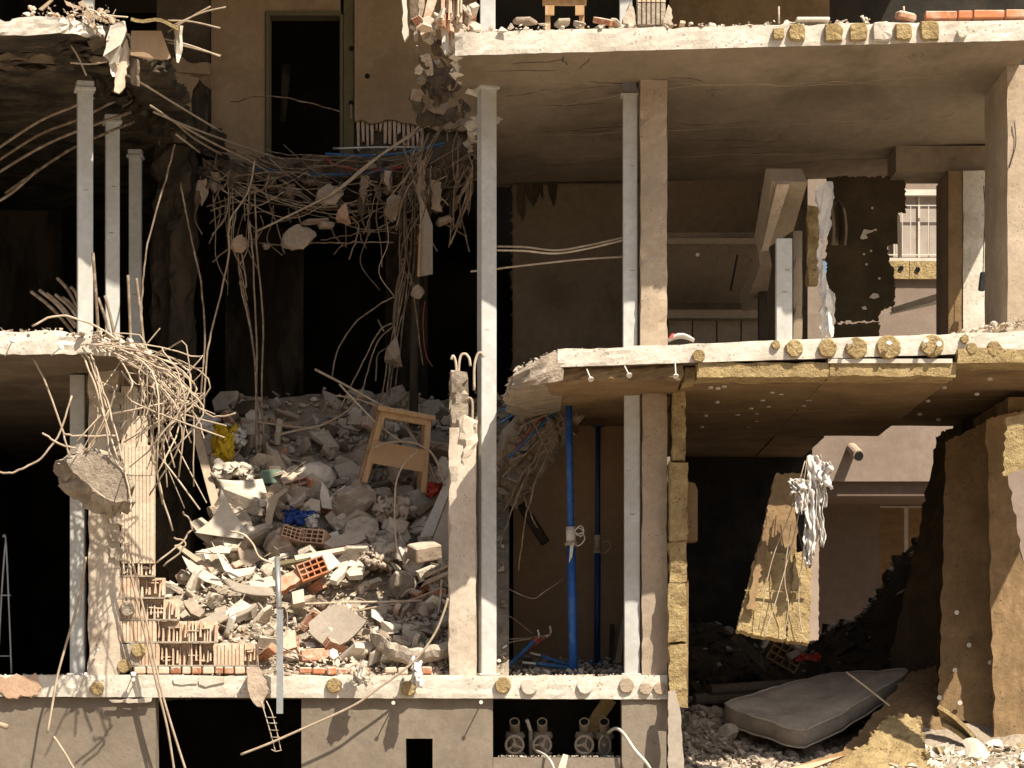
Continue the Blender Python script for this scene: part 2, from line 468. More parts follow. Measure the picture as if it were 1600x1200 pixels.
# broken tapering end of that slab
vs, fs = slab_mesh([(.0, .12), (.22, .0), (.46, .04), (.46, 2.2), (.05, 2.4), (-.05, 1.1)],
    lambda x, y: 4.50 + .22 * max(0, x - .2) - .02 * y, lambda x, y: 4.62 + .44 * min(x, .38), [.05, .04, 0, 0, .08, .07], seed=21., seg=.045, top_amp=.05)
build('broken_end', MB().add(vs, fs), 'concrete_rough', slabB)
# render coat under its left bay
vs, fs = slab_mesh([(.12, .10), (1.50, .10), (1.50, 6.0), (.2, 6.0), (.05, 3.)],
    lambda x, y: zB0(x) - .13 + nz(x * 3, y * 2) * .035, lambda x, y: zB0(x) - .004, [.045, 0, 0, .03, .05], seed=31., seg=.06, top_amp=0)
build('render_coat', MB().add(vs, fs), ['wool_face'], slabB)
# soffit insulation boards, right bay
def wool_box(x0, x1, y0, y1, z0, z1, amp=.012, res=.055, seed=None, sides='all', mi=0):
    """box of mineral wool with an uneven, fibrous skin"""
    s = R.uniform(0, 90) if seed is None else seed
    mb = MB()
    def face(o, u, v, nrm):
        o, u, v, nrm = map(Vector, (o, u, v, nrm))
        nu = max(1, min(16, int(u.length / res))); nv = max(1, min(24, int(v.length / res)))
        vs = []; fs = []
        for i in range(nv + 1):
            for j in range(nu + 1):
                p = o + u * (j / nu) + v * (i / nv)
                e = noise.noise_vector(p * 9 + Vector((s, 0, 0))) * amp + noise.noise_vector(p * 28 + Vector((s, 0, 0))) * amp * .5
                vs.append(p + e)
        for i in range(nv):
            for j in range(nu):
                a = i * (nu + 1) + j
                fs.append((a, a + 1, a + nu + 2, a + nu + 1))
        mb.add(vs, fs, mi)
    dx, dy, dz = x1 - x0, y1 - y0, z1 - z0
    face((x0, y0, z0), (dx, 0, 0), (0, 0, dz), (0, -1, 0))
    face((x1, y0, z0), (0, dy, 0), (0, 0, dz), (1, 0, 0))
    face((x0, y1, z0), (0, -dy, 0), (0, 0, dz), (-1, 0, 0))
    face((x1, y1, z0), (-dx, 0, 0), (0, 0, dz), (0, 1, 0))
    face((x0, y0, z1), (dx, 0, 0), (0, dy, 0), (0, 0, 1))
    face((x0, y1, z0), (dx, 0, 0), (0, -dy, 0), (0, 0, -1))
    return mb
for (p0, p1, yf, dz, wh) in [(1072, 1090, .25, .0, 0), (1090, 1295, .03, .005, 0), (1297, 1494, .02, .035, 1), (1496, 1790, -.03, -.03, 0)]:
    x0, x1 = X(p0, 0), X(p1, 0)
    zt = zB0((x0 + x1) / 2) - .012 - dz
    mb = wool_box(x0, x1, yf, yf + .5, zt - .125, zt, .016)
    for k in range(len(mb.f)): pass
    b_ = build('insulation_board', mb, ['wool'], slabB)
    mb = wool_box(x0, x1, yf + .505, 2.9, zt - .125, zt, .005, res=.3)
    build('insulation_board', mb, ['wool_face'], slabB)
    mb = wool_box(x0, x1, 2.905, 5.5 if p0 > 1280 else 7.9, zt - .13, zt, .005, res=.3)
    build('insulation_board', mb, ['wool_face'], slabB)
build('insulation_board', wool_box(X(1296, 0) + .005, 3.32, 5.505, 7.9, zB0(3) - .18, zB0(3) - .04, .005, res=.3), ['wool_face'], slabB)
m = MB().bbox(X(1294, 0), X(1488, 0), -.004, .2, zB0(3) - .05, zB0(3) - .012)
build('render_strip', m, 'white_board', slabB)
# white dowel caps dotted over the soffit boards
for i in range(44):
    x = R.uniform(1.75, 4.4); y = .7 + (i // 6) * .62 + R.uniform(-.08, .08)
    if y > 5.3: continue
    zt = zB0(x) - .147
    mb = MB().tube([(x, y, zt - .012), (x, y, zt + .01)], .022, 8)
    build('dowel_cap', mb, 'tape_white', slabB)

# --- lower slab
zC1 = Z(1055, 1.15); zC0 = Z(1089, 1.15)
XP = X(1043, 1.15)
slabC = slab('concrete_slab', 'lowest concrete floor slab, a long pale band above the valves and the grey wall',
    [(-6, 1.15), (-2.0, 1.15), (XP, 1.15), (XP, 9), (-6, 9)], lambda x, y: zC0 - .004 * (x + 4), lambda x, y: zC1, [.007, .010, .006, 0, 0], seed=14., chip=.03)
# --- left slabs
zD0 = lambda x, y=0: 7.56 + .03 * (x + 4.5)
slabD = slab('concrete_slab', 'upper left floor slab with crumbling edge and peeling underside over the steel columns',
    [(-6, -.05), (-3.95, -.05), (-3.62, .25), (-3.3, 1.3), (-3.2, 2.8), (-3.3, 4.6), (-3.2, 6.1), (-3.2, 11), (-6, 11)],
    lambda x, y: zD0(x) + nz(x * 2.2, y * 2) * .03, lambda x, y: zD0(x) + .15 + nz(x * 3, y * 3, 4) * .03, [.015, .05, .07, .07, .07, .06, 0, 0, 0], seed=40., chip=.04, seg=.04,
    mats=('concrete_light', 'charred_shade'), dark_from=.35)
zE0 = lambda x, y=0: 4.77 + .02 * (x + 4.5) - .55 * max(0, x + 3.55) ** 1.4
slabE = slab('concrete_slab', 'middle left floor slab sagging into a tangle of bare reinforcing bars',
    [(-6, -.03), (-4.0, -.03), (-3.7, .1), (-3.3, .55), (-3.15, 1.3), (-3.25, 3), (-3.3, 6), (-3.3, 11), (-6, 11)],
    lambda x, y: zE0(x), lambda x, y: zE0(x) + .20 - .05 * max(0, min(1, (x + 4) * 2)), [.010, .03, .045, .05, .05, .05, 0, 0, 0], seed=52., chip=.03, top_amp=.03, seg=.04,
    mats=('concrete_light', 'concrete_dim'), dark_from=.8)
# --- surviving back strips of the collapsed bay
slabF = slab('concrete_slab', 'ragged back strip of the collapsed upper floor below the dark doorway, hung with bars',
    [(-3.3, 5.55), (-1.9, 5.35), (-.9, 5.7), (-.36, 5.2), (-.36, 11), (-3.3, 11)], lambda x, y: 7.30 + nz(x * 4, y * 3) * .06, lambda x, y: 7.52 + nz(x * 5, y * 4, 2) * .05,
    [.12, .12, .12, 0, 0, 0], seed=61., seg=.035, top_amp=.08, mats=('concrete_dim', 'shade_black'))
slabG = slab('concrete_slab', 'broken back strip of the collapsed middle floor above the rubble heap',
    [(-3.3, 5.1), (-1.9, 5.3), (-.7, 5.1), (.0, 5.4), (.0, 11), (-3.3, 11)], lambda x, y: 4.52 + nz(x * 4, y * 3) * .06, lambda x, y: 4.74 + nz(x * 5, y * 4, 2) * .05,
    [.12, .12, .12, 0, 0, 0], seed=67., seg=.07, top_amp=.05, mats=('concrete_dim', 'shade_black'))
# --- unseen slab over the top storey, added to shade the door wall
slabT = slab('concrete_slab', 'unseen slab just above the picture, added to shade the top storey',
    [(-6, 0), (XR, 0), (XR, 7), (0, 11), (-6, 11)], lambda x, y: 10.4, lambda x, y: 10.62, [.02, 0, 0, 0, 0], seed=77.)

# ------------------------------------------------------------------ walls
def wall(name, label, parts, mat, cat='wall', kind=None):
    mb = MB()
    for b in parts: mb.bbox(*b)
    return build(name, mb, mat, label=label, cat=cat, kind=kind)

wall('wall', 'rear wall deep inside the left bays, coloured black for its shade', [(-6, .3, 11, 11.2, 0, 10.4)], 'shade_black')
wall('wall', 'dark side wall closing the left bays', [(-6.2, -6, 1.3, 11, 0, 10.4)], 'shade_black')
wall('wall', 'dark cross wall at the back between the collapsed bay and the right rooms', [(.02, .2, 6.6, 11, 0, 7.3)], 'shade_black')
wall('wall', 'dark end wall of the void behind the valves', [(-6, XP, 5, 5.2, 0, 1.76)], 'shade_black')
wall('wall', 'dim shade-toned partition standing deep in the collapsed bay left of the hanging strands', [(X(352, 8.5), X(474, 8.5), 8.5, 8.7, 4.7, 7.3)], 'charred_shade')  # these partitions carry the dimness of the deep bays in their colour
wall('wall', 'dim shade-toned partition deep in the collapsed bay behind the hanging strands', [(X(602, 8.2), X(668, 8.2), 8.2, 8.4, 4.7, 7.3)], 'charred_shade')
wall('wall', 'dim shade-toned partition deep in the left bay behind the steel columns', [(X(-30, 8.5), X(95, 8.5), 8.5, 8.7, 4.9, 7.5)], 'charred_shade')
# door wall: plaster in pieces around the opening
YD = 6.2
dw = thing('plaster_wall', 'shaded ochre plaster wall with a tall dark doorway, upper storey', 'wall', (X(480, YD), YD, 7.5))
def wpx(p0, p1, q0, q1, y, th): return (X(p0, y), X(p1, y), y, y + th, Z(q1, y), Z(q0, y))
mb = MB()
mb.bbox(*wpx(330, 414, -100, 262, YD, .15)); mb.bbox(*wpx(414, 532, -100, 18, YD, .15))
build('plaster_panel', mb, 'plaster_door', dw)
mb = MB(); mb.bbox(*wpx(245, 329, -100, 262, YD + .06, .15)); build('plaster_panel', mb, 'concrete_dim', dw, label='darker stripped strip of wall')
# right panel with ragged lower edge, standing proud
rag = [P(554, -100, YD - .06), P(745, -100, YD - .06), P(745, 214, YD - .06)]
for k in range(14):
    px = 735 - k * 13
    rag.append(P(px, 200 + (-12 if px < 655 else 0) + R.uniform(-3, 6), YD - .06))
rag.append(P(554, 190, YD - .06))
build('plaster_panel', MB().plate(rag, .2), 'plaster_door', dw)
mb = MB(); mb.bbox(*wpx(553, 746, 180, 262, YD + .1, .15)); build('block_backing', mb, 'concrete_dim', dw)
# laths of clay ribs showing under the plaster
for k in range(15):
    px = 557 + k * 7.1
    h = R.uniform(30, 48) if k not in (4, 5, 9) else R.uniform(12, 22)
    a, b = P(px, 189, YD + .02), P(px + 5.4, 189 + h, YD + .02)
    mb = MB().add([(a.x, YD, a.z), (b.x, YD, a.z), (b.x - R.uniform(0, .02), YD, b.z), (a.x + R.uniform(0, .02), YD, b.z + R.uniform(-.03, .06)),
                   (a.x, YD + .08, a.z), (b.x, YD + .08, a.z), (b.x, YD + .08, b.z), (a.x, YD + .08, b.z)],
                  [(0, 3, 2, 1), (4, 5, 6, 7), (0, 1, 5, 4), (1, 2, 6, 5), (2, 3, 7, 6), (3, 0, 4, 7)])
    build('clay_rib', mb, 'clay', dw)
fr = MB()
fr.bbox(*wpx(415, 421, 22, 258, YD - .03, .26)); fr.bbox(*wpx(415, 533, 17, 24, YD - .035, .26)); fr.bbox(*wpx(531, 536, 22, 258, YD - .03, .26))
fr_o = build('door_frame', fr, 'frame_green', dw)
fr = MB(); fr.bbox(*wpx(537, 552.5, -100, 259, YD - .02, .2)); build('jamb_board', fr, 'frame_green', dw)
for (px, py) in [(549, 76), (574, 119), (549, 161)]:
    y = YD - .03 if px < 553 else YD - .065
    build('fixing_hole', MB().tube([P(px, py, y - .004), P(px, py, y + .004)], U(4, y), 12), 'bore', dw)
build('door_latch', MB().bbox(*wpx(547, 550, 163, 186, YD - .04, .02)), 'cast_iron', dw)
wall('wall', 'dark wall of the room behind the upper doorway', [(X(380, 8), X(640, 8), 9, 9.2, 7.5, 10.4)], 'shade_black')
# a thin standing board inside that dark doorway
build('leaning_plank', MB().plate([P(441, 100, 7), P(454, 100, 7), P(446, 190, 7.2), P(438, 190, 7.2)], .03), 'charred_shade', label='dim plank standing inside the dark upper doorway', cat='plank')
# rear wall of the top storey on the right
wall('wall', 'dark rear wall of the top storey left of the clay block pier', [(X(746, 6.3), X(1046, 6.3), 6.3, 6.5, 7.6, 10.4)], 'shade_black')
wall('wall', 'dark rear wall of the top storey at the upper right corner', [(X(1296, 6.3), XR + 3, 6.3, 6.5, 7.6, 10.4)], 'shade_black')
wall('wall', 'brown rendered rear wall panel of the top storey right of the clay block pier', [(X(1046, 6.29), X(1296, 6.29), 6.28, 6.5, 7.6, 10.4)], 'wool_face')
# rear wall of the middle storey
YM = 6.25
mw = thing('plaster_wall', 'rough brown rear wall of the middle room with a dark water stain', 'wall', (X(890, YM), YM, 4.85))
nx, nzn = 46, 60
rows = []
for i in range(nzn + 1):
    z = 4.85 + (7.41 - 4.85) * i / nzn
    rows.append([Vector((X(801, YM) + (X(1010, YM) - X(801, YM)) * j / nx, YM + nz(j * .35, i * .35) * .012 + nz(j * .9, i * .8, 4) * .010, z)) for j in range(nx + 1)])
build('render_face', MB().sheet(rows, .2), 'plaster_brown', mw, smooth=True)
for (p0, p1, q0) in [(808, 822, 345), (822, 842, 322), (842, 850, 312), (858, 870, 322)]:    # dark runs from the ceiling
    y = YM - .018
    pts = [P(p0, 281, y), P(p1, 281, y), P(p1 - 1, q0 - 12, y), P((p0 + p1) / 2 + 2, q0, y), P(p0 + 1, q0 - 15, y)]
    build('tar_run', MB().plate(pts, .01, jag=.012, seg=.06), 'charred_shade', mw)
# lower room behind the props
wall('plaster_wall', 'smooth dark brown rear wall of the room with the blue props', [(X(802, 4.1), X(1030, 4.1), 4.1, 4.3, zC1, zB0(0) - .02)], 'plaster_russet')
wall('wall', 'side wall between the room with the props and the open right bay', [(X(1010, 1.6), X(1038, 1.6), 1.6, 8, 0, zB0(1.4) - .15)], 'plaster_brown')
wall('wall', 'black rear wall at the back of the open right bay', [(X(1050, 8), X(1268, 8), 7.92, 8.12, 0, zB0(2.5) - .02)], 'shade_black')
wall('wall', 'dark rear wall of the stairwell on the middle storey', [(X(1011, 6.4), X(1262, 6.4), 6.4, 6.6, zB1(2), 7.52)], 'plaster_brown')

# ------------------------------------------------------------------ facade walls under the lower slab
YF = 1.215
def fw(p0, p1, q0, q1, y=YF, th=.26): return wpx(p0, p1, q0, q1, y, th)
zF = zC0 - .003
b = fw(-60, 243, 1092, 1210); b = (b[0] - 1, b[1], b[2], b[3], 0, zF)
wall('facade_wall', 'grey brown rendered wall under the slab at lower left, crossed by thin shadows', [b], 'plaster_facade')
w0 = thing('facade_wall', 'rendered wall under the slab with a small square dark opening', 'wall', (X(620, YF), YF, 0))
mb = MB()
b = fw(471, 634, 1092, 1210); mb.bbox(b[0], b[1], b[2], b[3], 0, zF)
b = fw(676, 770, 1092, 1210); mb.bbox(b[0], b[1], b[2], b[3], 0, zF)
b = fw(634, 676, 1092, 1154); mb.bbox(b[0], b[1], b[2], b[3], b[4], zF)
b = fw(634, 676, 1260, 1300); mb.bbox(b[0], b[1], b[2], b[3], 0, b[5])
build('render_face', mb, 'plaster_facade', w0)
mb = MB(); b = fw(770.5, 971, 1184, 1300, YF - .004, .5); mb.bbox(b[0], b[1], b[2], b[3], 0, b[5]); build('valve_sill', mb, 'plaster_facade', w0)
wall('facade_wall', 'grey brown rendered pier below the corner of the lowest slab, right of the valves', [(X(971.5, YF), X(1041, YF), YF - .03, YF + .3, 0, zF)], 'plaster_facade')
# dark recess behind the valves
wall('wall', 'black back of the recess that holds the valves', [(X(770, 2), X(972, 2), 2.3, 2.4, 0, zF)], 'shade_black')

# ------------------------------------------------------------------ columns
def steel_column(label, p0, p1, q0, q1, y, rot=0., cap=True, group='pale painted steel columns', zbase=None):
    w = U(p1 - p0, y); xc = X((p0 + p1) / 2, y)
    zt = Z(q0, y); zb = Z(q1, y) if zbase is None else zbase
    t = thing('steel_column', label, 'column', (xc, y, zb), group)
    h = zt - zb
    # two channel sections welded toe to toe: a thin seam down each side
    mb = MB(); d = w * .95
    rm = Euler((0, 0, rot)).to_matrix()
    def put(c, dd, m_=mb): 
        m_.cbox(rm @ Vector(c) + Vector((xc, y + d / 2, zb + h / 2 + c[2])), dd, rm, b=.006)
    put((0, -d * .26, 0), (w, d * .48, h))
    put((0, d * .26, 0), (w * .985, d * .48, h))
    put((0, 0, 0), (w * .93, d * .1, h * .999))
    build('shaft', mb, 'steel_paint', t)
    if cap:
        m2 = MB()
        m2.cbox((xc, y + d / 2, zt - .014), (w * 1.32, d * 1.5, .028), rm, b=.004)
        m2.cbox((xc, y + d / 2, zt + .030), (w * 1.12, d * 1.25, .056), rm, b=.004)
        build('cap_plate', m2, 'steel_paint', t)
    m3 = MB(); m3.cbox((xc, y + d / 2, zb + .01), (w * 1.35, d * 1.4, .02), rm, b=.004)
    build('base_plate', m3, 'steel_paint', t)
    # tie straps / weld marks
    for k in range(2):
        zz = zb + h * R.uniform(.3, .85)
        m4 = MB(); m4.box((xc + R.uniform(-.3, .2) * w, y + d / 2 - (d / 2 + .001), zz), (w * .3, .006, .006), rm); build('weld_mark', m4, 'rebar', t)
    return t
steel_column('tall pale steel column left of the blue props, running through both storeys', 748, 773, 134, 1055, 1.3, rot=.32, zbase=zC1)
steel_column('pale steel column beside the concrete pillar on the middle storey', 973.5, 996, 148, 540, 1.3, cap=False, zbase=zB1(1))
steel_column('pale steel column beside the concrete pillar on the lower storey, right of the props', 975.5, 1000, 597, 1055, 1.25, cap=False, zbase=zC1)
steel_column('front pale steel column of the left bay on the middle storey', 119, 143, 136, 535, 1.3, rot=.22, zbase=4.95)
steel_column('second pale steel column of the left bay, behind the front one', 163, 185, 188, 545, 2.9, rot=.2, zbase=4.95)
steel_column('farthest and thinnest pale steel column of the left bay', 201, 220, 242, 550, 4.6, zbase=4.95)
steel_column('pale steel column of the left bay on the lower storey', 109, 132, 585, 1055, 1.25, cap=False, zbase=zC1)
steel_column('pale blue grey steel column on the top storey beside the broken clay blocks', 750, 774, -110, 60, .9, cap=False, zbase=7.6)
steel_column('pale steel column on the top storey behind the clay block pier', 968, 988, -110, 60, 1.4, cap=False, zbase=7.62)
steel_column('pale steel column at the upper left edge of the picture behind the slab rubble', 128, 146, -110, 30, 1.4, cap=False, zbase=7.75)
# packer block on top of the middle-storey column
t = thing('steel_packer', 'grey steel packing block on top of the column by the concrete pillar', 'packer', (X(984, 1.3), 1.36, Z(147, 1.3)))
build('block', MB().bbox(*wpx(972.5, 994, 127, 145, 1.31, .12)), 'steel_dark', t)
build('plate', MB().bbox(*wpx(970, 997, 145.3, 148.6, 1.285, .17)), 'steel_paint', t)
build('plate', MB().bbox(*wpx(969, 997.5, 109, 126.5, 1.29, .17)), 'steel_dark', t)

def rough_pillar(name, label, p0, p1, z0, z1, y, depth, mat='concrete_pillar', amp=.010, seed=0., parent=None, cat='pillar', res=.07, top=None):
    x0, x1 = X(p0, y), X(p1, y)
    nx_ = max(3, int((x1 - x0) / res)); ny_ = max(2, int(depth / res)); nl = max(4, int((z1 - z0) / res))
    ring = [(x0 + (x1 - x0) * i / nx_, y) for i in range(nx_)] + [(x1, y + depth * i / ny_) for i in range(ny_)] + \
           [(x1 - (x1 - x0) * i / nx_, y + depth) for i in range(nx_)] + [(x0, y + depth - depth * i / ny_) for i in range(ny_)]
    N = len(ring); vs = []; fs = []
    corner = {0, nx_, nx_ + ny_, 2 * nx_ + ny_}
    cx, cy = (x0 + x1) / 2, y + depth / 2
    for l in range(nl + 1):
        z = z0 + (z1 - z0) * l / nl
        for k, (a, b) in enumerate(ring):
            v = Vector((a, b, z))
            e = noise.noise_vector(v * 3.1 + Vector((seed, 0, 0))) * amp + noise.noise_vector(v * 14 + Vector((seed, 0, 0))) * amp * .5
            if k in corner:                                   # chipped arrises
                c = max(0, nz(z * 7 + seed, k) - .05) * amp * 4.5 + amp * .4
                v += Vector((cx - a, cy - b, 0)).normalized() * c
            if l == nl and top: v.z += top(a, b)
            vs.append(v + e)
    for l in range(nl):
        for k in range(N):
            j = (k + 1) % N
            fs.append((l * N + k, l * N + j, (l + 1) * N + j, (l + 1) * N + k))
    fs.append(list(range(N - 1, -1, -1))); fs.append([nl * N + k for k in range(N)])
    return build(name, MB().add(vs, fs), mat, parent, label if parent is None else None, cat if parent is None else None)

rough_pillar('concrete_pillar', 'bare concrete pillar on the middle storey, sunlit at its foot', 1000.5, 1043, zB1(1.3), zA0(1.3), 1.22, .3, seed=1.)
rough_pillar('concrete_pillar', 'bare concrete pillar on the lower storey beside the stacked insulation boards', 1003, 1043, zC0 - .3, zB0(1.3) - .02, 1.2, .3, seed=5.)
# broken pillar between the heap and the tall column
bp = thing('concrete_pillar', 'broken concrete pillar with hooked bars at its crumbled top, right of the heap', 'pillar', (X(725, 1.16), 1.3, zC1))
rough_pillar('shaft', '', 701, 744, zC1, Z(668, 1.16), 1.16, .26, 'pillar_pale', seed=8., amp=.014, parent=bp)
rough_pillar('broken_top', '', 704, 731, Z(700, 1.2), Z(582, 1.2), 1.2, .2, 'concrete_rough', .03, 12., bp, res=.045, top=lambda a, b: nz(a * 14, b * 14) * .08)
rough_pillar('spalled_lump', '', 716, 744, Z(735, 1.12), Z(655, 1.12), 1.13, .24, 'pillar_pale', .05, 15., bp, res=.05, top=lambda a, b: nz(a * 12, b * 12) * .1)
for pts in [[(705, 562), (708, 556), (712, 566), (714, 590)], [(716, 600), (717, 572), (720, 556), (727, 553), (733, 560), (735, 572)],
            [(741, 610), (741, 575), (745, 556), (751, 551), (756, 558)], [(738, 660), (738, 630), (734, 622), (728, 624)]]:
    rod('rebar', pts, 1.24, 4.2, 'rebar_pale', bp)
# left pillar, lower storey
rough_pillar('concrete_pillar', 'beige concrete pillar behind the hanging bars on the lower left', 137, 187, zC1 - .02, zE0(-3.9) + .02, 1.17, .32, 'pillar_pale', seed=19., amp=.012)
# burnt pillar deep in the left bay
cp = thing('concrete_pillar', 'burnt and spalled dark pillar behind the thin steel columns', 'pillar', (X(270, 5), 5.1, 4.7))
rough_pillar('core', '', 236, 300, 1.95, 7.6, 5.0, .5, 'charred_shade', .09, 23., cp, res=.09)
rough_pillar('split_layer', '', 262, 304, 1.95, Z(345, 4.8), 4.75, .2, 'charred_shade', .05, 27., cp, res=.08, top=lambda a, b: nz(a * 9, b * 5) * .3)
# pillars at the right end
rough_pillar('concrete_pillar', 'sunlit concrete pier at the right edge of the middle storey', 1574, 1640, zB1(4.5) - .01, zA0(4.5), 1.0, 1.3, seed=33., amp=.008)
rough_pillar('concrete_pillar', 'pale inner pillar right of the balcony window on the middle storey', 1505, 1542, zB1(4.3), 7.24, 4.6, .7, 'concrete_light', .008, 37.)
mb = MB().bbox(X(1400, 4.7), X(1570, 4.7), 4.7, 5.4, 7.25, zA0(4.)); build('concrete_beam', mb, 'concrete_soffit', label='short downstand beam over the pale inner pillar', cat='beam')
mb = MB().bbox(X(1482, 4.62) - .0, X(1504, 4.62), 4.62, 5.5, zB1(4), 7.24); build('wall_return', mb, 'wool_face', label='brown insulated wall return beside the pale inner pillar', cat='wall')
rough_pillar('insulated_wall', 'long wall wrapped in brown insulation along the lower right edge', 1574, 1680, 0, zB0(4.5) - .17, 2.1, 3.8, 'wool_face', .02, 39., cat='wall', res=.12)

def crack(parent, x, y, zf, ang, length, w=.006, mat='shade_black'):
    path = []; a = ang; n_ = max(4, int(length / .06))
    for i in range(n_ + 1):
        path.append((x, y)); a += R.gauss(0, .35); a += (ang - a) * .3
        x += math.cos(a) * length / n_; y += math.sin(a) * length / n_
    vs = []; fs = []
    for i, (px_, py_) in enumerate(path):
        ww = w * (1 - abs(2 * i / n_ - 1) ** 2 * .8) * R.uniform(.4, 1.3)
        for dx, dz in ((-ww, -.0015), (ww, -.0015), (ww, .01), (-ww, .01)):
            vs.append((px_ - math.sin(a) * dx, py_ + math.cos(a) * dx + dx * .5, zf(px_) + dz))
    for i in range(n_):
        for j in range(4):
            fs.append((i * 4 + j, i * 4 + (j + 1) % 4, i * 4 + 4 + (j + 1) % 4, i * 4 + 4 + j))
    fs.append((3, 2, 1, 0)); k = n_ * 4; fs.append((k, k + 1, k + 2, k + 3))
    return build('crack', MB().add(vs, fs), mat, parent)
for (px, py, an, l) in [(760, 110, .1, .7), (800, 100, -.2, .5), (880, 90, 1.2, .5), (922, 92, 1.5, .5), (790, 150, .0, .8), (850, 145, .1, .6), (830, 165, -.1, .7), (920, 130, .8, .5), (950, 150, .3, .5), (820, 205, 0, 1.), (900, 205, .1, .7), (950, 220, 0, .6), (1060, 200, .05, .9), (1070, 225, .1, 1.), (1110, 240, -.1, .6), (1150, 250, .2, .5), (1238, 75, 1.55, 1.2), (1440, 75, 1.5, 2.6), (1045, 128, .6, .4), (860, 260, 0, 1.2), (1100, 270, 0, 1.2), (1300, 262, .0, 1.4)]:
    h_ = (zA0(0) - EYE) ; y = h_ * FPX / (HOR - py) - DIST
    if 0 < y < 6.3: crack(slabA, X(px, y), y, zA0, an, l, R.uniform(.004, .010))
# pale formwork seams running across the same ceiling
for y in (1.15, 2.35, 3.6, 4.9):
    crack(slabA, .1, y, zA0, 0.02, 4.1, .006, 'concrete_pillar')
# ------------------------------------------------------------------ the neighbouring building seen through the right bays
YN = 12.0
nb = thing('neighbour_building', 'pinkish rendered building seen through the openings at the right', 'building', (X(1400, YN), YN, 0))
def nbx(p0, p1, q0, q1, y, th): return wpx(p0, p1, q0, q1, y, th)
mb = MB(); b = nbx(1180, 1720, 640, 752, YN, .3); mb.bbox(b[0] - 2, b[1] + 3, b[2], b[3], b[4], Z(490, YN)); build('wall', mb, 'neighbour_wall', nb)
mb = MB(); b = nbx(1180, 1720, 752, 775, YN + .1, .3); mb.bbox(b[0] - 2, b[1] + 3, b[2], b[3] + 2.2, b[4], b[5]); build('lintel', mb, 'neighbour_brown', nb)
mb = MB(); b = nbx(1180, 1375, 760, 1100, YN + 1.6, .2); mb.bbox(b[0] - 2, b[1], b[2], b[3], 0, b[5]); build('wall', mb, 'neighbour_brown', nb)
mb = MB(); b = nbx(1375, 1720, 760, 1100, YN + 2.0, .1); mb.bbox(b[0], b[1] + 3, b[2], b[3], 0, b[5]); build('sheathing_board', mb, 'sheathing', nb)
build('post', MB().bbox(*nbx(1413, 1419, 782, 990, YN + 1.7, .06)), 'neighbour_grey', nb)
build('rail', MB().bbox(*nbx(1372, 1460, 791, 793, YN + 1.65, .05)), 'neighbour_grey', nb)
pa, pb = P(1331, 700, YN), P(1342, 712, YN - .55)
pp = MB().tube([pa, pb], U(8.5, YN), 14); build('drain_pipe', pp, 'concrete_pillar', nb, smooth=False)
build('pipe_bore', MB().tube([pb + Vector((0, .02, 0)), pb + Vector((.002, -.006, -.004))], U(7, YN), 14), 'bore', nb)
# upper part: parapet, insulation band, window with balcony bars
mb = MB(); b = nbx(1180, 1720, 437, 490, YN + .05, .3); mb.bbox(b[0] - 2, b[1] + 3, b[2], b[3], b[4], b[5]); build('parapet', mb, 'neighbour_wall', nb)
for (p0, p1) in [(1330, 1420), (1421, 1500), (1501, 1620)]:
    mb = wool_box(X(p0, YN), X(p1, YN), YN - .02, YN + .2, Z(436, YN), Z(408, YN), .006, res=.15); build('insulation_board', mb, 'wool', nb)
for (px, py) in [(1434, 421), (1408, 419)]:
    build('dowel_hole', MB().tube([P(px, py, YN - .045), P(px, py, YN - .02)], U(4, YN), 10), 'bore', nb)
mb = MB(); b = nbx(1180, 1720, 200, 404, YN + .25, .2); mb.bbox(b[0] - 2, b[1] + 3, b[2], b[3], b[4], Z(60, YN)); build('wall', mb, 'neighbour_wall', nb)
wi = build('window', MB().bbox(*nbx(1395, 1500, 306, 402, YN + .2, .03)), 'neighbour_grey', nb)
build('lintel', MB().bbox(*nbx(1380, 1520, 296, 305, YN + .1, .12)), 'white_board', nb)
build('sill', MB().bbox(*nbx(1380, 1520, 403, 408, YN - .02, .25)), 'white_board', nb)
for px in (1398, 1436, 1476): build('frame', MB().bbox(*nbx(px - 1.6, px + 1.6, 306, 402, YN + .17, .028)), 'white_board', wi)
for px in (1385, 1398, 1410, 1423, 1451, 1466, 1481, 1496): build('railing_bar', MB().bbox(*nbx(px - .6, px + .6, 320, 398, YN + .06, .015)), 'white_board', nb)
for py in (321, 398): build('railing_rail', MB().bbox(*nbx(1380, 1510, py - .7, py + .7, YN + .056, .02)), 'white_board', nb)
# dark metal section lying across behind the middle room
mb = MB().box(P(1442, 471, 8.2), (U(100, 8.2), .12, U(9, 8.2)), (0, -.30, 0)); build('metal_channel', mb, 'cast_iron', label='dark metal channel lying aslant behind the torn insulation, middle storey', cat='channel')
mb = MB().box(P(1442, 478, 8.18), (U(104, 8.2), .05, U(4, 8.2)), (0, -.22, 0)); build('timber_batten', mb, 'white_board', label='pale batten below the dark metal channel, middle storey', cat='batten')

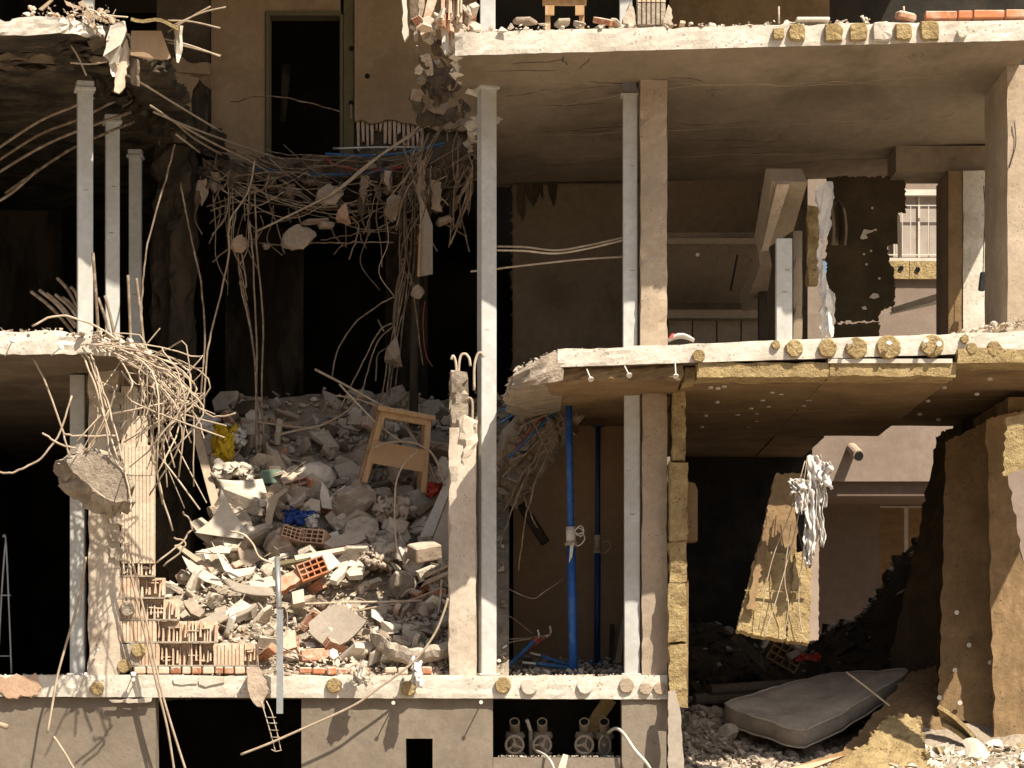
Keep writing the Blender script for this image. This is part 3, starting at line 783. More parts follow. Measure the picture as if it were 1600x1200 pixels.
# torn dark insulation screen in the middle room
YT = 5.2
scr = thing('insulation_screen', 'dark torn insulation screen with ragged holes in front of the balcony window', 'insulation', (X(1350, YT), YT, 4.95))
def ragged(pts, y, k=3, j=2.2):
    out = []
    for i in range(len(pts)):
        a, b = pts[i], pts[(i + 1) % len(pts)]
        n_ = max(1, int(math.hypot(b[0] - a[0], b[1] - a[1]) / k))
        for t in range(n_):
            q = (a[0] + (b[0] - a[0]) * t / n_, a[1] + (b[1] - a[1]) * t / n_)
            out.append(P(q[0] + R.uniform(-j, j), q[1] + R.uniform(-j, j), y))
    return out
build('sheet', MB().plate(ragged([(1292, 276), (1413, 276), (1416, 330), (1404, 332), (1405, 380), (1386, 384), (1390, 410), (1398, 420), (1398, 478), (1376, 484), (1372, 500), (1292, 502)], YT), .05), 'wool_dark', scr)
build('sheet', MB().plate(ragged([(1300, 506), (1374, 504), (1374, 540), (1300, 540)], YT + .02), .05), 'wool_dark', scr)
for pts in [[(1344, 372), (1350, 358), (1362, 360), (1368, 358), (1364, 362), (1353, 366), (1356, 372), (1348, 374)], [(1358, 465), (1364, 458), (1372, 459), (1374, 464), (1366, 467)],
            [(1402, 336), (1406, 336), (1409, 400), (1403, 404)], [(1346, 480), (1352, 478), (1355, 483), (1349, 484)]]:
    build('torn_patch', MB().plate([P(a, b, YT - .012) for a, b in pts], .01), 'white_board', scr)
for (px, py) in [(1350, 397), (1361, 392), (1374, 435), (1354, 413), (1363, 325), (1368, 359)]:
    build('torn_patch', MB().tube([P(px, py, YT - .014), P(px, py, YT - .004)], U(2., YT), 7), 'white_board', scr)
# curled brown flap and white torn lining at the left of it
rows = []
for i in range(7):
    t = i / 6
    rows.append([P(1300 + 14 * t + 17 * s - 12 * t * t, 325 + 58 * t - 12 * math.sin(s * 3.14) * (1 - t), 3.8 + .25 * math.sin(s * 3.14) + .1 * t) for s in (0, .25, .5, .75, 1)])
build('curled_board', MB().sheet(rows, .02), 'concrete_soffit', label='curled brown board hanging beside the white torn lining', cat='board')
tlg = thing('torn_lining', 'bright white torn lining strips hanging beside the steel post, middle storey', 'lining', P(1288, 526, 1.5))
for pts, yy in [([(1276, 290), (1301, 284), (1303, 305), (1298, 335), (1300, 352), (1290, 376), (1284, 380), (1280, 362), (1282, 335), (1275, 315)], 1.5), ([(1279, 376), (1287, 379), (1286, 420), (1294, 448), (1303, 460), (1305, 500), (1302, 526), (1281, 526), (1284, 480), (1279, 430)], 1.42), ([(1290, 440), (1300, 470), (1299, 526), (1293, 526)], 1.36)]:
    build('strip', MB().plate([P(a_, b_, yy + (.05 if k_ % 2 else 0)) for k_, (a_, b_) in enumerate(pts)], .03, jag=.018, seg=.04), 'white_cloth', tlg)
mb = wool_box(X(1262, 2.2), X(1279, 2.2), 2.2, 2.35, Z(445, 2.2), Z(322, 2.2), .025); build('insulation_board', mb, 'wool', label='narrow yellow insulation strip left of the white torn lining', cat='insulation')
# steel post, concrete post and stair stringer
steel_column('short steel post under the stair beam on the middle storey', 1213, 1238, 372, 545, 1.35, cap=False, zbase=zB1(2.5))
rough_pillar('concrete_pillar', 'thin brown concrete post right of the short steel post', 1239, 1254, zB1(2.6), Z(360, 1.4), 1.42, .2, 'concrete_soffit', .008, 44.)
st = thing('stair', 'raw concrete stair flight with heavy beams seen from below, middle storey', 'stair', (X(1150, 5), 5, 4.9))
def bar4(a0, a1, b0, b1, y0, y1, dz, mat, name):
    """inclined beam: upper end (a0..a1) at depth y0, lower end (b0..b1) at depth y1, dz px deep"""
    v = [P(a0[0], a0[1], y0), P(a1[0], a1[1], y0), P(b1[0], b1[1], y1), P(b0[0], b0[1], y1)]
    mb = MB().plate(v, .18); return build(name, mb, mat, st)
bar4((1206, 284), (1262, 284), (1187, 396), (1240, 360), 1.5, 2.1, 0, 'stair_concrete', 'beam')
build('beam', MB().plate([P(1214, 288, 1.47), P(1234, 288, 1.47), P(1200, 392, 2.05), P(1190, 392, 2.05)], .05), 'concrete_pillar', st)
bar4((1188, 415), (1206, 415), (1160, 487), (1196, 480), 2.4, 3.4, 0, 'stair_concrete', 'beam')
build('post', MB().bbox(*wpx(1186, 1199, 300, 540, 3.0, .15)), 'charred_shade', st)
# sloping soffit and landing edges
build('soffit', MB().plate([P(1040, 384, 4.6), P(1192, 384, 4.6), P(1170, 474, 5.9), P(1040, 474, 5.9)], .15), 'concrete_soffit', st)
build('landing_edge', MB().plate([P(1040, 372, 4.5), P(1200, 372, 4.5), P(1198, 381, 4.5), P(1040, 381, 4.5)], .3), 'stair_concrete', st)
build('landing_edge', MB().plate([P(1040, 484, 5.3), P(1190, 484, 5.3), P(1190, 497, 5.3), P(1040, 497, 5.3)], .3), 'stair_concrete', st)
for k in range(4): build('block', MB().bbox(*wpx(1045 + k * 38, 1081 + k * 38, 499, 545, 5.5, .2)), 'stair_concrete', st)
build('handrail', MB().plate([P(1151, 398, 4.5), P(1154, 398, 4.5), P(1143, 455, 4.6), P(1140, 455, 4.6)], .03), 'shade_black', st)
build('lamp_cap', MB().tube([P(1090, 398, 4.55), P(1090, 398, 4.7)], U(3, 4.6), 10), 'tape_white', st)
# loose things on the middle slab edge
rows = [[P(1043 + 42 * s, 529 - 9 * math.sin(3.14 * s) * (1 - t * .3) + t * 3, .4 + .35 * t) for s in (0, .2, .4, .6, .8, 1)] for t in (0, .33, .66, 1)]
build('plastic_bag', MB().sheet(rows, .02, 0), 'white_cloth', label='white plastic bag lying on the middle slab beside the pillar', cat='bag', smooth=True)
build('bag_print', MB().plate([P(1045, 528, .39), P(1049, 521, .4), P(1054, 520, .41), P(1052, 528, .39)], .01), 'red_paint', label='red scrap beside the white plastic bag on the middle slab', cat='scrap')

# ------------------------------------------------------------------ pads and pins on the slab edges
def pad(parent, px, py, r, y, mat='wool', square=False, th=.035):
    mb = MB(); c = P(px, py, y); rr = U(r, y)
    n_ = 16; s_ = R.uniform(0, 50)
    vs = []
    for l, (dy, k) in enumerate(((.004, 1.), (-th * .6, 1.), (-th, .88))):
        for i in range(n_):
            a = 2 * math.pi * i / n_
            q = k * rr * (1 + nz(math.cos(a) * 2 + s_, math.sin(a) * 2, 0) * .16)
            if square:
                q *= min(1.25, 1 / max(abs(math.cos(a)), abs(math.sin(a))))
            vs.append(c + Vector((math.cos(a) * q, dy + nz(i * 1.3, l * 3, s_) * th * .3, math.sin(a) * q)))
    vs.append(c + Vector((0, -th * 1.0, 0)))
    fs = []
    for l in range(2):
        for i in range(n_):
            j = (i + 1) % n_
            fs.append((l * n_ + i, l * n_ + j, (l + 1) * n_ + j, (l + 1) * n_ + i))
    for i in range(n_): fs.append((2 * n_ + i, 2 * n_ + (i + 1) % n_, 3 * n_))
    return build('insulation_pad', mb.add(vs, fs), mat, parent)
def pin(parent, a, b, y, dy=-.16, r=2.2, head=True):
    p0, p1 = P(a[0], a[1], y), P(b[0], b[1], y + dy)
    mb = MB().tube([p0, p1], U(r, y) / 2, 6)
    if head: mb.tube([p1, p1 + (p1 - p0).normalized() * .012], U(4.5, y), 8)
    return build('anchor_pin', mb, 'tape_white', parent)
for (px, py, r, sq, mt) in [(1216, 54, 9, 1, 'wool'), (1245, 52, 13, 1, 'wool'), (1302, 52, 14, 1, 'wool'), (1341, 51, 14, 1, 'wool'), (1378, 50, 15, 1, 'concrete_light'), (1411, 51, 13, 1, 'wool'), (1452, 49, 15, 1, 'wool'), (1503, 53, 8, 0, 'concrete_light')]:
    pad(slabA, px, py, r, -.004, mt, sq, .05)
for (px, py, r, mt) in [(1092, 556, 10, 'wool'), (1212, 539, 7, 'wool'), (1241, 545, 14, 'wool'), (1293, 544, 15, 'wool'), (1338, 544, 17, 'wool'), (1388, 543, 19, 'wool'), (1456, 541, 18, 'wool'), (1507, 530, 7, 'wool'), (1518, 545, 9, 'wool'), (1553, 545, 12, 'wool')]:
    pad(slabB, px, py, r, -.004, mt)
for (px, py, r, mt) in [(152, 1076, 11, 'wool'), (522, 1071, 12, 'wool'), (638, 1076, 12, 'wool'), (786, 1071, 13, 'wool'), (827, 1073, 13, 'white_board'), (914, 1073, 12, 'white_board'), (979, 1071, 12, 'concrete_pillar'), (1009, 1076, 10, 'concrete_pillar'), (1031, 1076, 10, 'concrete_pillar')]:
    pad(slabC, px, py, r, 1.142, mt, th=.02 if mt != 'wool' else .035)
for a, b in [((917, 577), (923, 592)), ((976, 572), (983, 586)), ((1055, 568), (1056, 587)), ((1385, 555), (1389, 537)), ((1337, 543), (1328, 535)), ((1450, 545), (1447, 533)), ((1463, 540), (1467, 537))]:
    pin(slabB, a, b, .0, -.10, 2.)
for a, b in [((200, 1073), (208, 1054)), ((125, 1074), (135, 1055)), ((147, 1025), (152, 1015))]:
    pin(slabC, a, b, 1.15, -.12, 1.8)
pin(slabE, (8, 556), (19, 533), -.03, -.1, 2); pin(slabE, (80, 555), (95, 543), -.03, -.1, 2)
for (px, py) in [(752, 1099), (616, 1100), (213, 1064)]:
    a = P(px, py, 1.21); b_ = a + Vector((.0, -.2, .01))
    mb = MB().tube([a, b_], .007, 6); mb.tube([b_, b_ + Vector((0, -.008, 0))], .018, 10)
    build('anchor_pin', mb, 'tape_white', slabC)

# ------------------------------------------------------------------ blue props
def prop(label, top, bottom, mid, y, ro, ri, paint):
    a, b = P(*top, y), P(*bottom, y)
    c = a.lerp(b, mid); ax = (a - b).normalized()
    t = thing('steel_prop', label, 'prop', b, 'adjustable steel props')
    o1 = build('outer_tube', MB().tube([b, c], ro, 14), paint, t, smooth=True)
    o2 = build('inner_tube', MB().tube([c - ax * .1, a], ri, 14), paint, t, smooth=True)
    build('head_plate', MB().cbox(a, (.13, .13, .012)), paint, t)
    build('base_plate', MB().cbox(b + Vector((0, 0, .006)), (.15, .15, .012)), paint, t)
    col_ = build('collar', MB().tube([c - ax * .03, c + ax * .12], ro * 1.12, 14), 'tape_white' if mid > .4 and y < 3 else 'cast_iron', t, smooth=True)
    build('nut', MB().tube([c - ax * .06, c - ax * .028], ro * 1.5, 12), 'cast_iron', t)
    for k in range(11):
        d = a.lerp(c, .25 + k * .062)
        build('pin_hole', MB().tube([d + Vector((ri * .72, -ri * .78, 0)), d + Vector((ri * .6, -ri * .6, 0))], .008, 6), 'bore', t)
    ang = Vector((1, -.2, 0)).normalized()
    build('handle', MB().tube(smooth_path([c + ax * .02, c + ang * .10 + ax * .06, c + ang * .13 + ax * .0, c + ang * .07 - ax * .06, c - ax * .04]), .007, 6), 'tape_white' if y < 3 else 'cast_iron', t, smooth=True)
    return t
p_ = prop('bright blue adjustable steel prop standing on the lowest slab', (888, 607), (896, 1052), .53, 2.0, .042, .033, 'blue_paint')
for k, s_ in enumerate((1, -1)):
    cc = P(897, 830, 1.95)
    build('wire_loop', MB().tube(smooth_path([cc, cc + Vector((.06, -.03, .05 * s_)), cc + Vector((.09, -.02, .0)), cc + Vector((.03, -.01, -.04 * s_))]), .006, 6), 'tape_white', p_, smooth=True)
build('tape_strip', MB().plate([P(891, 850, 1.94), P(897, 848, 1.94), P(894, 870, 1.94), P(889, 880, 1.94)], .003), 'tape_white', p_)
prop('dark blue adjustable steel prop in shade behind the bright one', (934.5, 666), (933, 1044), .50, 3.4, .032, .026, 'blue_paint_shade')
# small things on that floor
def cable(label, pts, y, r, mat, tip=None, name='pipe_end'):
    t = thing('pipe_end' if name is None else name, label, 'pipe', P(*pts[0][:2], y))
    path = pline(pts, y)
    build('sleeve', MB().tube(path, r, 10), mat, t, smooth=True)
    if tip:
        tp = pline(tip, y); build('tip', MB().tube(tp, r * .5, 8), 'tape_white', t, smooth=True)
        build('wrap', MB().tube([path[-1], path[-1].lerp(path[-2], -1.1)], r * 1.05, 10), 'red_plastic', t)
    return t
cable('blue sleeved pipe slanting up left of the bright prop, with bent pale tip', [(780, 1052), (805, 1030), (834, 1002)], 2.4, .022, 'blue_plastic', [(836, 1001), (842, 994), (840, 984)])
cable('blue and red pipe slanting up behind the first one', [(786, 1046), (815, 1022), (846, 1000)], 2.6, .02, 'red_plastic', [(848, 999), (860, 990), (859, 978)])
cable('blue sleeved pipe lying towards the foot of the bright prop', [(846, 1025), (872, 1034), (912, 1044)], 2.5, .022, 'blue_plastic', [(845, 1024), (836, 1022), (828, 1020)])
cable('lower blue sleeved pipe lying left of the bright prop', [(838, 1037), (862, 1040), (895, 1044)], 2.3, .022, 'blue_plastic', [(837, 1037), (825, 1036), (816, 1035)])
for px in (923, 938):
    cable('short blue pipe stub standing in the gravel, ' + ('left' if px < 930 else 'right') + ' one of two behind the prop', [(px + 3, 1050), (px + 1, 1042), (px, 1033)], 3.0, .022, 'blue_plastic')
build('leaning_plank', MB().plate([P(972, 965, 4.0), P(979, 965, 4.0), P(968, 1052, 3.4), P(958, 1052, 3.4)], .03), 'wood', label='thin wooden plank leaning against the wall right of the props', cat='plank')
build('leaning_plank', MB().plate([P(953, 975, 4.02), P(960, 975, 4.02), P(958, 1052, 3.8), P(950, 1052, 3.8)], .03), 'wool_dark', label='short dark plank leaning against the wall behind the props', cat='plank')
build('dark_tube', MB().tube([P(806, 775, 3.7), P(852, 848, 3.6)], .05, 12), 'charred_shade', label='dark tube hanging aslant below the collapsed floor edge', cat='tube', smooth=True)

# ------------------------------------------------------------------ valves
def valve(label, px, py, wheel=True, k=1.0):
    y = 1.75
    s = U(1, y)
    b = P(px, 1186, y)
    t = thing('gate_valve', label, 'valve', b, 'gate valves in the recess')
    mb = MB()
    cz = P(px, 1160, y)
    mb.tube([P(px, 1190, y), P(px, 1176, y)], 8 * s, 14); mb.tube([P(px, 1179, y), P(px, 1175, y)], 15 * s, 16)
    path = [P(px, 1176, y), P(px, 1168, y), P(px, 1158, y), P(px, 1150, y)]
    mb.tube(path, 11 * s, 14); build('body', mb, 'cast_iron', t, smooth=False)
    fl = MB(); fl.tube([P(px, 1153, y), P(px, 1147, y)], 15.5 * s, 18); fl.tube([P(px, 1147, y), P(px, 1144, y)], 13 * s, 18); fo = build('flange', fl, 'cast_iron', t)
    for i in range(6):
        a = 2 * math.pi * i / 6 + .3
        c = P(px, 1150, y) + Vector((math.cos(a) * 13 * s, math.sin(a) * 13 * s, 0))
        build('bolt', MB().tube([c + Vector((0, 0, -.03)), c + Vector((0, 0, .04))], 1.6 * s, 6), 'cast_iron', fo)
    # stub leaning out towards the street, open end up front
    p0, p1 = P(px, 1146, y), P(px - 1, 1128, y - .16)
    ax = (p1 - p0).normalized()
    st_ = MB(); st_.tube([p0, p1], 8 * s, 18, caps=False); st_.ring(p1, ax, 7.2 * s, 1.1 * s, 18, 6); so = build('stub', st_, 'cast_iron', t, smooth=True)
    build('bore', MB().tube([p1 - ax * .02, p1 - ax * .012], 6.8 * s, 16), 'bore', so)
    wc = P(px - 1, 1164, y - .22)
    if wheel:
        ax = Vector((0, -1, -.12)).normalized()
        w = MB(); w.ring(wc, ax, 13.5 * s, 2.2 * s, 24, 8)
        wo_ = build('handwheel', w, 'cast_iron', t, smooth=True)
        a0 = R.uniform(0, 2)
        for i in range(3):
            a = a0 + 2 * math.pi * i / 3
            d = Vector((math.cos(a), 0, math.sin(a))); d2 = Vector((math.cos(a + .45), 0, math.sin(a + .45)))
            build('spoke', MB().tube(smooth_path([wc + d * 2 * s + Vector((0, -.01, 0)), wc + d2 * 7.5 * s, wc + d2 * 13 * s]), 2. * s, 6), 'cast_iron', wo_, smooth=True)
        build('hub', MB().tube([wc + Vector((0, -.03, 0)), wc + Vector((0, .02, 0))], 4 * s, 12), 'cast_iron', wo_)
    else:
        yk = MB()
        for sgn in (-1, 1):
            yk.tube(smooth_path([P(px, 1182, y - .1), P(px + sgn * 8, 1172, y - .18), P(px + sgn * 8, 1158, y - .2), P(px + sgn * 3, 1150, y - .2)]), 1.8 * s, 6)
        build('yoke', yk, 'cast_iron', t, smooth=True)
    build('stem', MB().tube([P(px, 1164, y), wc + Vector((0, -.05, 0))], 2.4 * s, 8), 'cast_iron', t)
    return t
valve('first gate valve with handwheel from the left in the dark recess', 805, 0)
valve('second gate valve with handwheel from the left, beside the thin tap', 848, 0)
valve('third gate valve with handwheel, right of the gap in the recess', 914, 0)
valve('gate valve without a handwheel at the right end of the recess', 945, 0, wheel=False)
tp = thing('tap_pipe', 'thin upright tap pipe between the first two gate valves', 'tap', P(829, 1186, 1.7))
build('pipe', MB().tube([P(830, 1190, 1.7), P(829, 1140, 1.7)], U(3.4, 1.7), 10), 'cast_iron', tp, smooth=True)
build('tap_head', MB().tube(smooth_path([P(829, 1142, 1.7), P(826, 1132, 1.66), P(823, 1125, 1.62)]), U(3., 1.7), 8), 'tape_white', tp, smooth=True)
rod('hose', [(950, 1145, 1.5), (962, 1138, 1.3), (975, 1147, 1.12), (992, 1172, 1.05), (1010, 1192, 1.05), (1022, 1212, 1.1)], 1.1, 5.5, 'tape_white', label='pale hose hanging out over the sill right of the valves', cat='hose')
rod('hose', [(838, 1173, 1.45), (852, 1180, 1.2), (862, 1192, 1.1), (868, 1210, 1.1)], 1.1, 4, 'tape_white', label='thin pale hose hanging below the second gate valve', cat='hose')
build('plank', MB().plate([P(872, 1200, 1.0), P(884, 1200, 1.0), P(888, 1180, 1.1), P(880, 1178, 1.1)], .03), 'wood_dusty', label='stub of a plank sticking up at the sill under the valves', cat='plank')
mb = wool_box(0, U(22, 1.7), 0, .1, 0, U(68, 1.7), .01)
o = build('insulation_strip', mb, 'wool', label='yellow insulation strip leaning in the recess behind the last valves', cat='insulation')
o.location = P(917, 1150, 1.8); o.rotation_euler = (0, .55, 0)
# small debris on the valve sill is scattered later

# ------------------------------------------------------------------ things on the top slab
tr = thing('wooden_trestle', 'small wooden trestle standing on the top slab left of the clay block pier', 'trestle', P(883, 33, 1.0))
for px in (856, 909): build('leg', MB().bbox(*wpx(px - 4, px + 4, 0, 60, 1.0, .07)), 'wood', tr)
build('cross_board', MB().bbox(*wpx(851, 914, 0, 7, .97, .028)), 'wood', tr)
for px in (859, 906): build('cleat', MB().bbox(*wpx(px - 7, px + 7, 8, 23, .96, .035)), 'wood', tr)
build('top', MB().bbox(*wpx(848, 917, -14, -1, .94, .25)), 'wood', tr)
cl = thing('clay_block_pier', 'broken pier of hollow clay blocks standing on the top slab', 'pier', P(1017, 40, .25))
def ribbed(x0, x1, z0, z1, y, d=.1, ribs=7, dep=.012, broken=0):
    vs = []; fs = []; pr = []
    for i in range(ribs):
        a = x0 + (x1 - x0) * i / ribs; b_ = x0 + (x1 - x0) * (i + 1) / ribs; w = b_ - a
        pr += [(a + w * .06, y), (a + w * .72, y), (a + w * .78, y + dep), (a + w, y + dep)]
    pr += [(x1, y + d), (x0, y + d)]
    N = len(pr)
    for l, z in enumerate((z0, z1)):
        for k, (a, b_) in enumerate(pr):
            zz = z
            if l == 1 and broken: zz -= max(0, nz(a * 31, b_ * 9 + z)) * broken * 2
            vs.append((a, b_, zz))
    for k in range(N):
        j = (k + 1) % N
        fs.append((k, j, N + j, N + k))
    fs.append(list(range(N - 1, -1, -1))); fs.append([N + k for k in range(N)])
    return MB().add(vs, fs)
def fins(x0, x1, z0, z1, y, n=9, d=.10):
    """broken hollow block: back web plus ragged vertical fins"""
    mb = MB(); mb.bbox(x0, x1, y + d * .8, y + d, z0, z1)
    for i in range(n):
        x = x0 + (x1 - x0) * (i + R.uniform(.2, .8)) / n
        h0 = z0 + (z1 - z0) * (R.uniform(0, .3) if R.random() < .4 else 0); h1 = z0 + (z1 - z0) * R.uniform(.45, 1.)
        yy = y + R.uniform(0, d * .5); w = .008
        mb.add([(x - w, yy, h0), (x + w, yy, h0), (x + w * .6, yy + R.uniform(0, .03), h1), (x - w * .6, yy + R.uniform(0, .03), h1),
                (x - w, y + d * .82, h0), (x + w, y + d * .82, h0), (x + w, y + d * .82, min(z1, h1 + .02)), (x - w, y + d * .82, min(z1, h1 + .02))],
               [(0, 3, 2, 1), (0, 1, 5, 4), (1, 2, 6, 5), (2, 3, 7, 6), (3, 0, 4, 7)])
    for i in range(2):
        z = z0 + (z1 - z0) * R.uniform(.1, .9); a = x0 + (x1 - x0) * R.uniform(0, .5)
        mb.box((a + (x1 - x0) * .2, y + d * .55, z), ((x1 - x0) * .4, d * .5, .012), (0, R.uniform(-.1, .1), 0))
    return mb
for k in range(3):
    z1 = Z(38, .25) + .09 + k * .2
    build('clay_block', ribbed(X(996, .25), X(1040, .25), z1 - .09, z1 + .10, .25, .22, 6, .02), 'mortar' if k == 0 else 'clay', cl)
for (p0, q0, p1, q1) in [(974, 36, 994, 12), (1036, 36, 1053, 15)]:
    build('mortar_lump', MB().plate([P(p0, q0, .22), P(p1, q0 + 3, .22), P(p1 - 3, q1, .3), P((p0 + p1) / 2, q1 - 8, .3), P(p0 + 4, q1 + 8, .25)], .1, jag=.02, seg=.04), 'mortar', cl)
bc = thing('brick_course', 'single course of orange bricks along the top slab at the upper right corner', 'bricks', P(1520, 32, .12))
for k, (p0, p1) in enumerate([(1445, 1494), (1496, 1518), (1520, 1568), (1570, 1612)]):
    mb = MB().cbox(P((p0 + p1) / 2, 25.5 - k * .8, .18), (U(p1 - p0, .1), .12, U(12, .1)), b=.006); build('brick', mb, 'brick_orange', bc)
def hollow_brick(name, c, size, rot, mat, label=None, cat=None, parent=None, nx_=4, nz_=3, group=None):
    """hollow brick: frame of webs so the cells are open on its face"""
    w, d, h = size; mb = MB(); m3 = Euler(rot).to_matrix(); c = Vector(c)
    t = .12
    for i in range(nx_ + 1): mb.box(c + m3 @ Vector((-w / 2 + w * i / nx_, 0, 0)), (w * .045, d, h), m3)
    for j in range(nz_ + 1): mb.box(c + m3 @ Vector((0, .001, -h / 2 + h * j / nz_)), (w * 1.044, d * .99, h * .09), m3)
    mb.box(c + m3 @ Vector((0, d * .3, 0)), (w * .99, d * .3, h * .98), m3)
    return build(name, mb, mat, parent, label, cat, group)
build('brick', MB().cbox(P(1415, 26, .1), (.17, .12, .07), (.1, .15, .3), b=.02), 'brick_orange', label='lone orange brick piece on the top slab above the insulation pads', cat='brick')
build('board_offcut', MB().cbox(P(1269, 33, .15), (U(52, .1), .2, .03)), 'white_board', label='white board offcut lying flat on the top slab edge', cat='board')
rod('rebar', [(1217, 42), (1217, 10)], .2, 3, 'rebar_pale', slabA); rod('rebar', [(1413, 24), (1412, 10)], .2, 3, 'rebar_pale', slabA)
rod('rebar', [(1585, 190), (1587, 225), (1577, 262)], .98, 1.6, 'wire_dark', label='dark thin wire on the sunlit pier at the right edge', cat='wire')
build('junction_box', MB().cbox(P(1535, 440, 4.3), (U(10, 4.3), .07, U(30, 4.3)), (0, .12, 0)), 'black_plastic', label='small dark box hanging from a wire beside the inner pillar', cat='box')
rod('hanging_wire', [(1536, 425), (1537, 390), (1539, 330), (1537, 290)], 4.3, 1.6, 'wire_dark', label='dark wire carrying the small box beside the inner pillar', cat='wire')
# ------------------------------------------------------------------ rock templates
import bmesh
def hull(npts, flat, seed):
    r = random.Random(seed); bm = bmesh.new()
    for _ in range(npts):
        v = Vector((r.gauss(0, 1), r.gauss(0, 1), r.gauss(0, 1))).normalized() * r.uniform(.75, 1.)
        bm.verts.new((v.x * .5, v.y * .5 * r.uniform(.7, 1), v.z * .5 * flat))
    res = bmesh.ops.convex_hull(bm, input=bm.verts)
    dead = [g_ for g_ in res['geom_interior'] if isinstance(g_, bmesh.types.BMVert)]
    bmesh.ops.delete(bm, geom=dead, context='VERTS')
    bm.verts.index_update()
    out = ([v.co.copy() for v in bm.verts], [[v.index for v in f.verts] for f in bm.faces]); bm.free(); return out
ROCK = [hull(13, .75, 100 + i) for i in range(10)]
SHARD = [hull(10, .28, 200 + i) for i in range(8)]
GRIT = [hull(7, .6, 300 + i) for i in range(8)]
def frag(seed):
    """slab fragment: irregular polygon with thickness and broken rim"""
    r = random.Random(seed); n = r.randint(5, 7); vs = []; fs = []
    ang = sorted(r.uniform(0, 6.28) for _ in range(n))
    ang = [2 * math.pi * (i + r.uniform(-.3, .3)) / n for i in range(n)]
    rad = [r.uniform(.36, .55) for _ in range(n)]
    for z, k in ((-.09, .93), (0, 1.03), (.09, .97)):
        for a, q in zip(ang, rad): vs.append(Vector((math.cos(a) * q * k + r.uniform(-.02, .02), math.sin(a) * q * k + r.uniform(-.02, .02), z + r.uniform(-.012, .012))))
    for l in range(2):
        for i in range(n): fs.append([l * n + i, l * n + (i + 1) % n, (l + 1) * n + (i + 1) % n, (l + 1) * n + i])
    fs.append(list(range(n - 1, -1, -1))); fs.append([2 * n + i for i in range(n)])
    return vs, fs
def boulder(seed, flat=.8):
    """rough stone: sphere cut by planes, then roughened"""
    r = random.Random(seed); bm = bmesh.new(); bmesh.ops.create_icosphere(bm, subdivisions=3, radius=.5)
    pl = []
    for _ in range(12):
        n_ = Vector((r.gauss(0, 1), r.gauss(0, 1), r.gauss(0, 1))).normalized(); pl.append((n_, r.uniform(.19, .38)))
    for v in bm.verts:
        c = v.co.copy()
        for n_, d in pl:
            e = c.dot(n_) - d
            if e > 0: c -= n_ * e
        c += noise.noise_vector(c * 5 + Vector((seed, 0, 0))) * .045 + noise.noise_vector(c * 14 + Vector((seed, 0, 0))) * .022
        v.co = Vector((c.x, c.y, c.z * flat))
    bm.verts.index_update()
    out = ([v.co.copy() for v in bm.verts], [[v.index for v in f.verts] for f in bm.faces]); bm.free(); return out
BOULDER = [boulder(500 + i, .75 + .1 * (i % 4)) for i in range(9)]
FRAG = [frag(400 + i) for i in range(8)]
def bbrick():
    m_ = MB().cbox((0, 0, 0), (1, .48, .3), b=.03); return m_.v, m_.f
def hbrick():
    m_ = MB()
    for i in range(4): m_.box((-.45 + .3 * i, 0, 0), (.06, .55, .5))
    for j in range(3): m_.box((0, .002, -.23 + .23 * j), (.96, .546, .05))
    m_.box((0, .15, 0), (.94, .2, .48))
    return m_.v, m_.f
TEMPL = {'boulder': BOULDER, 'rock': ROCK, 'shard': SHARD, 'grit': GRIT, 'frag': FRAG, 'brick': [bbrick()], 'hollow': [hbrick()],
         'stick': [(lambda q: (q.v, q.f))(MB().box((0, 0, 0), (1, .07, .05), jit=.012)) for _ in range(3)],
         'sheetlet': [(lambda q: (q.v, q.f))(MB().sheet([[Vector((u - .5, v * .7 - .35, .12 * math.sin(u * 3 + k) + .05 * math.sin(v * 5 + k))) for u in (0, .25, .5, .75, 1)] for v in (0, .5, 1)], .012)) for k in range(4)]}

def scatter(name, label, n, place, sizes, kinds, mats, parent=None, tiltmax=.9, cat=None):
    """uncountable small debris: one object of kind stuff"""
    mb = MB()
    ks = [k for k, w in kinds for _ in range(w)]
    ms = [i for i, (mt, w) in enumerate(mats) for _ in range(w)]
    for _ in range(n):
        c, up = place()
        if c is None: continue
        vs, fs = R.choice(TEMPL[R.choice(ks)])
        s = sizes[0] * (sizes[1] / sizes[0]) ** (R.random() ** 1.7)
        rot = Euler((R.gauss(0, tiltmax * .5) + up, R.gauss(0, tiltmax * .5), R.uniform(0, 6.28)), 'ZYX').to_matrix()
        rot = Euler((up + R.gauss(0, tiltmax * .5), R.gauss(0, tiltmax * .5), 0)).to_matrix() @ Matrix.Rotation(R.uniform(0, 6.28), 3, 'Z')
        sc = Vector((s * R.uniform(.75, 1.3), s * R.uniform(.75, 1.3), s * R.uniform(.7, 1.2)))
        mb.add([rot @ Vector((v.x * sc.x, v.y * sc.y, v.z * sc.z)) + c for v in vs], fs, R.choice(ms))
    return build(name, mb, [mt for mt, w in mats], parent, label, None, None, 'stuff')

MESHES = {}
def chunk(name, label, cat, group, kind, mat, c, size, rot, i=None, parent=None):
    """one piece of debris that shares its mesh with look-alikes"""
    lst = TEMPL[kind]; i = R.randrange(len(lst)) if i is None else i % len(lst)
    key = (kind, i, mat)
    if key not in MESHES:
        vs, fs = lst[i]
        me = bpy.data.meshes.new(name); me.from_pydata([Vector(v) for v in vs], [], fs); me.materials.append(M[mat]); me.validate(); MESHES[key] = me
    o = bpy.data.objects.new(name, MESHES[key]); COL.objects.link(o)
    o.rotation_euler = rot; o.scale = size
    if parent is not None:
        o.parent = parent; o.location = Vector(c) - WORG[parent]
    else:
        o.location = c; tag(o, label, cat, group)
    WORG[o] = Vector(c)
    return o

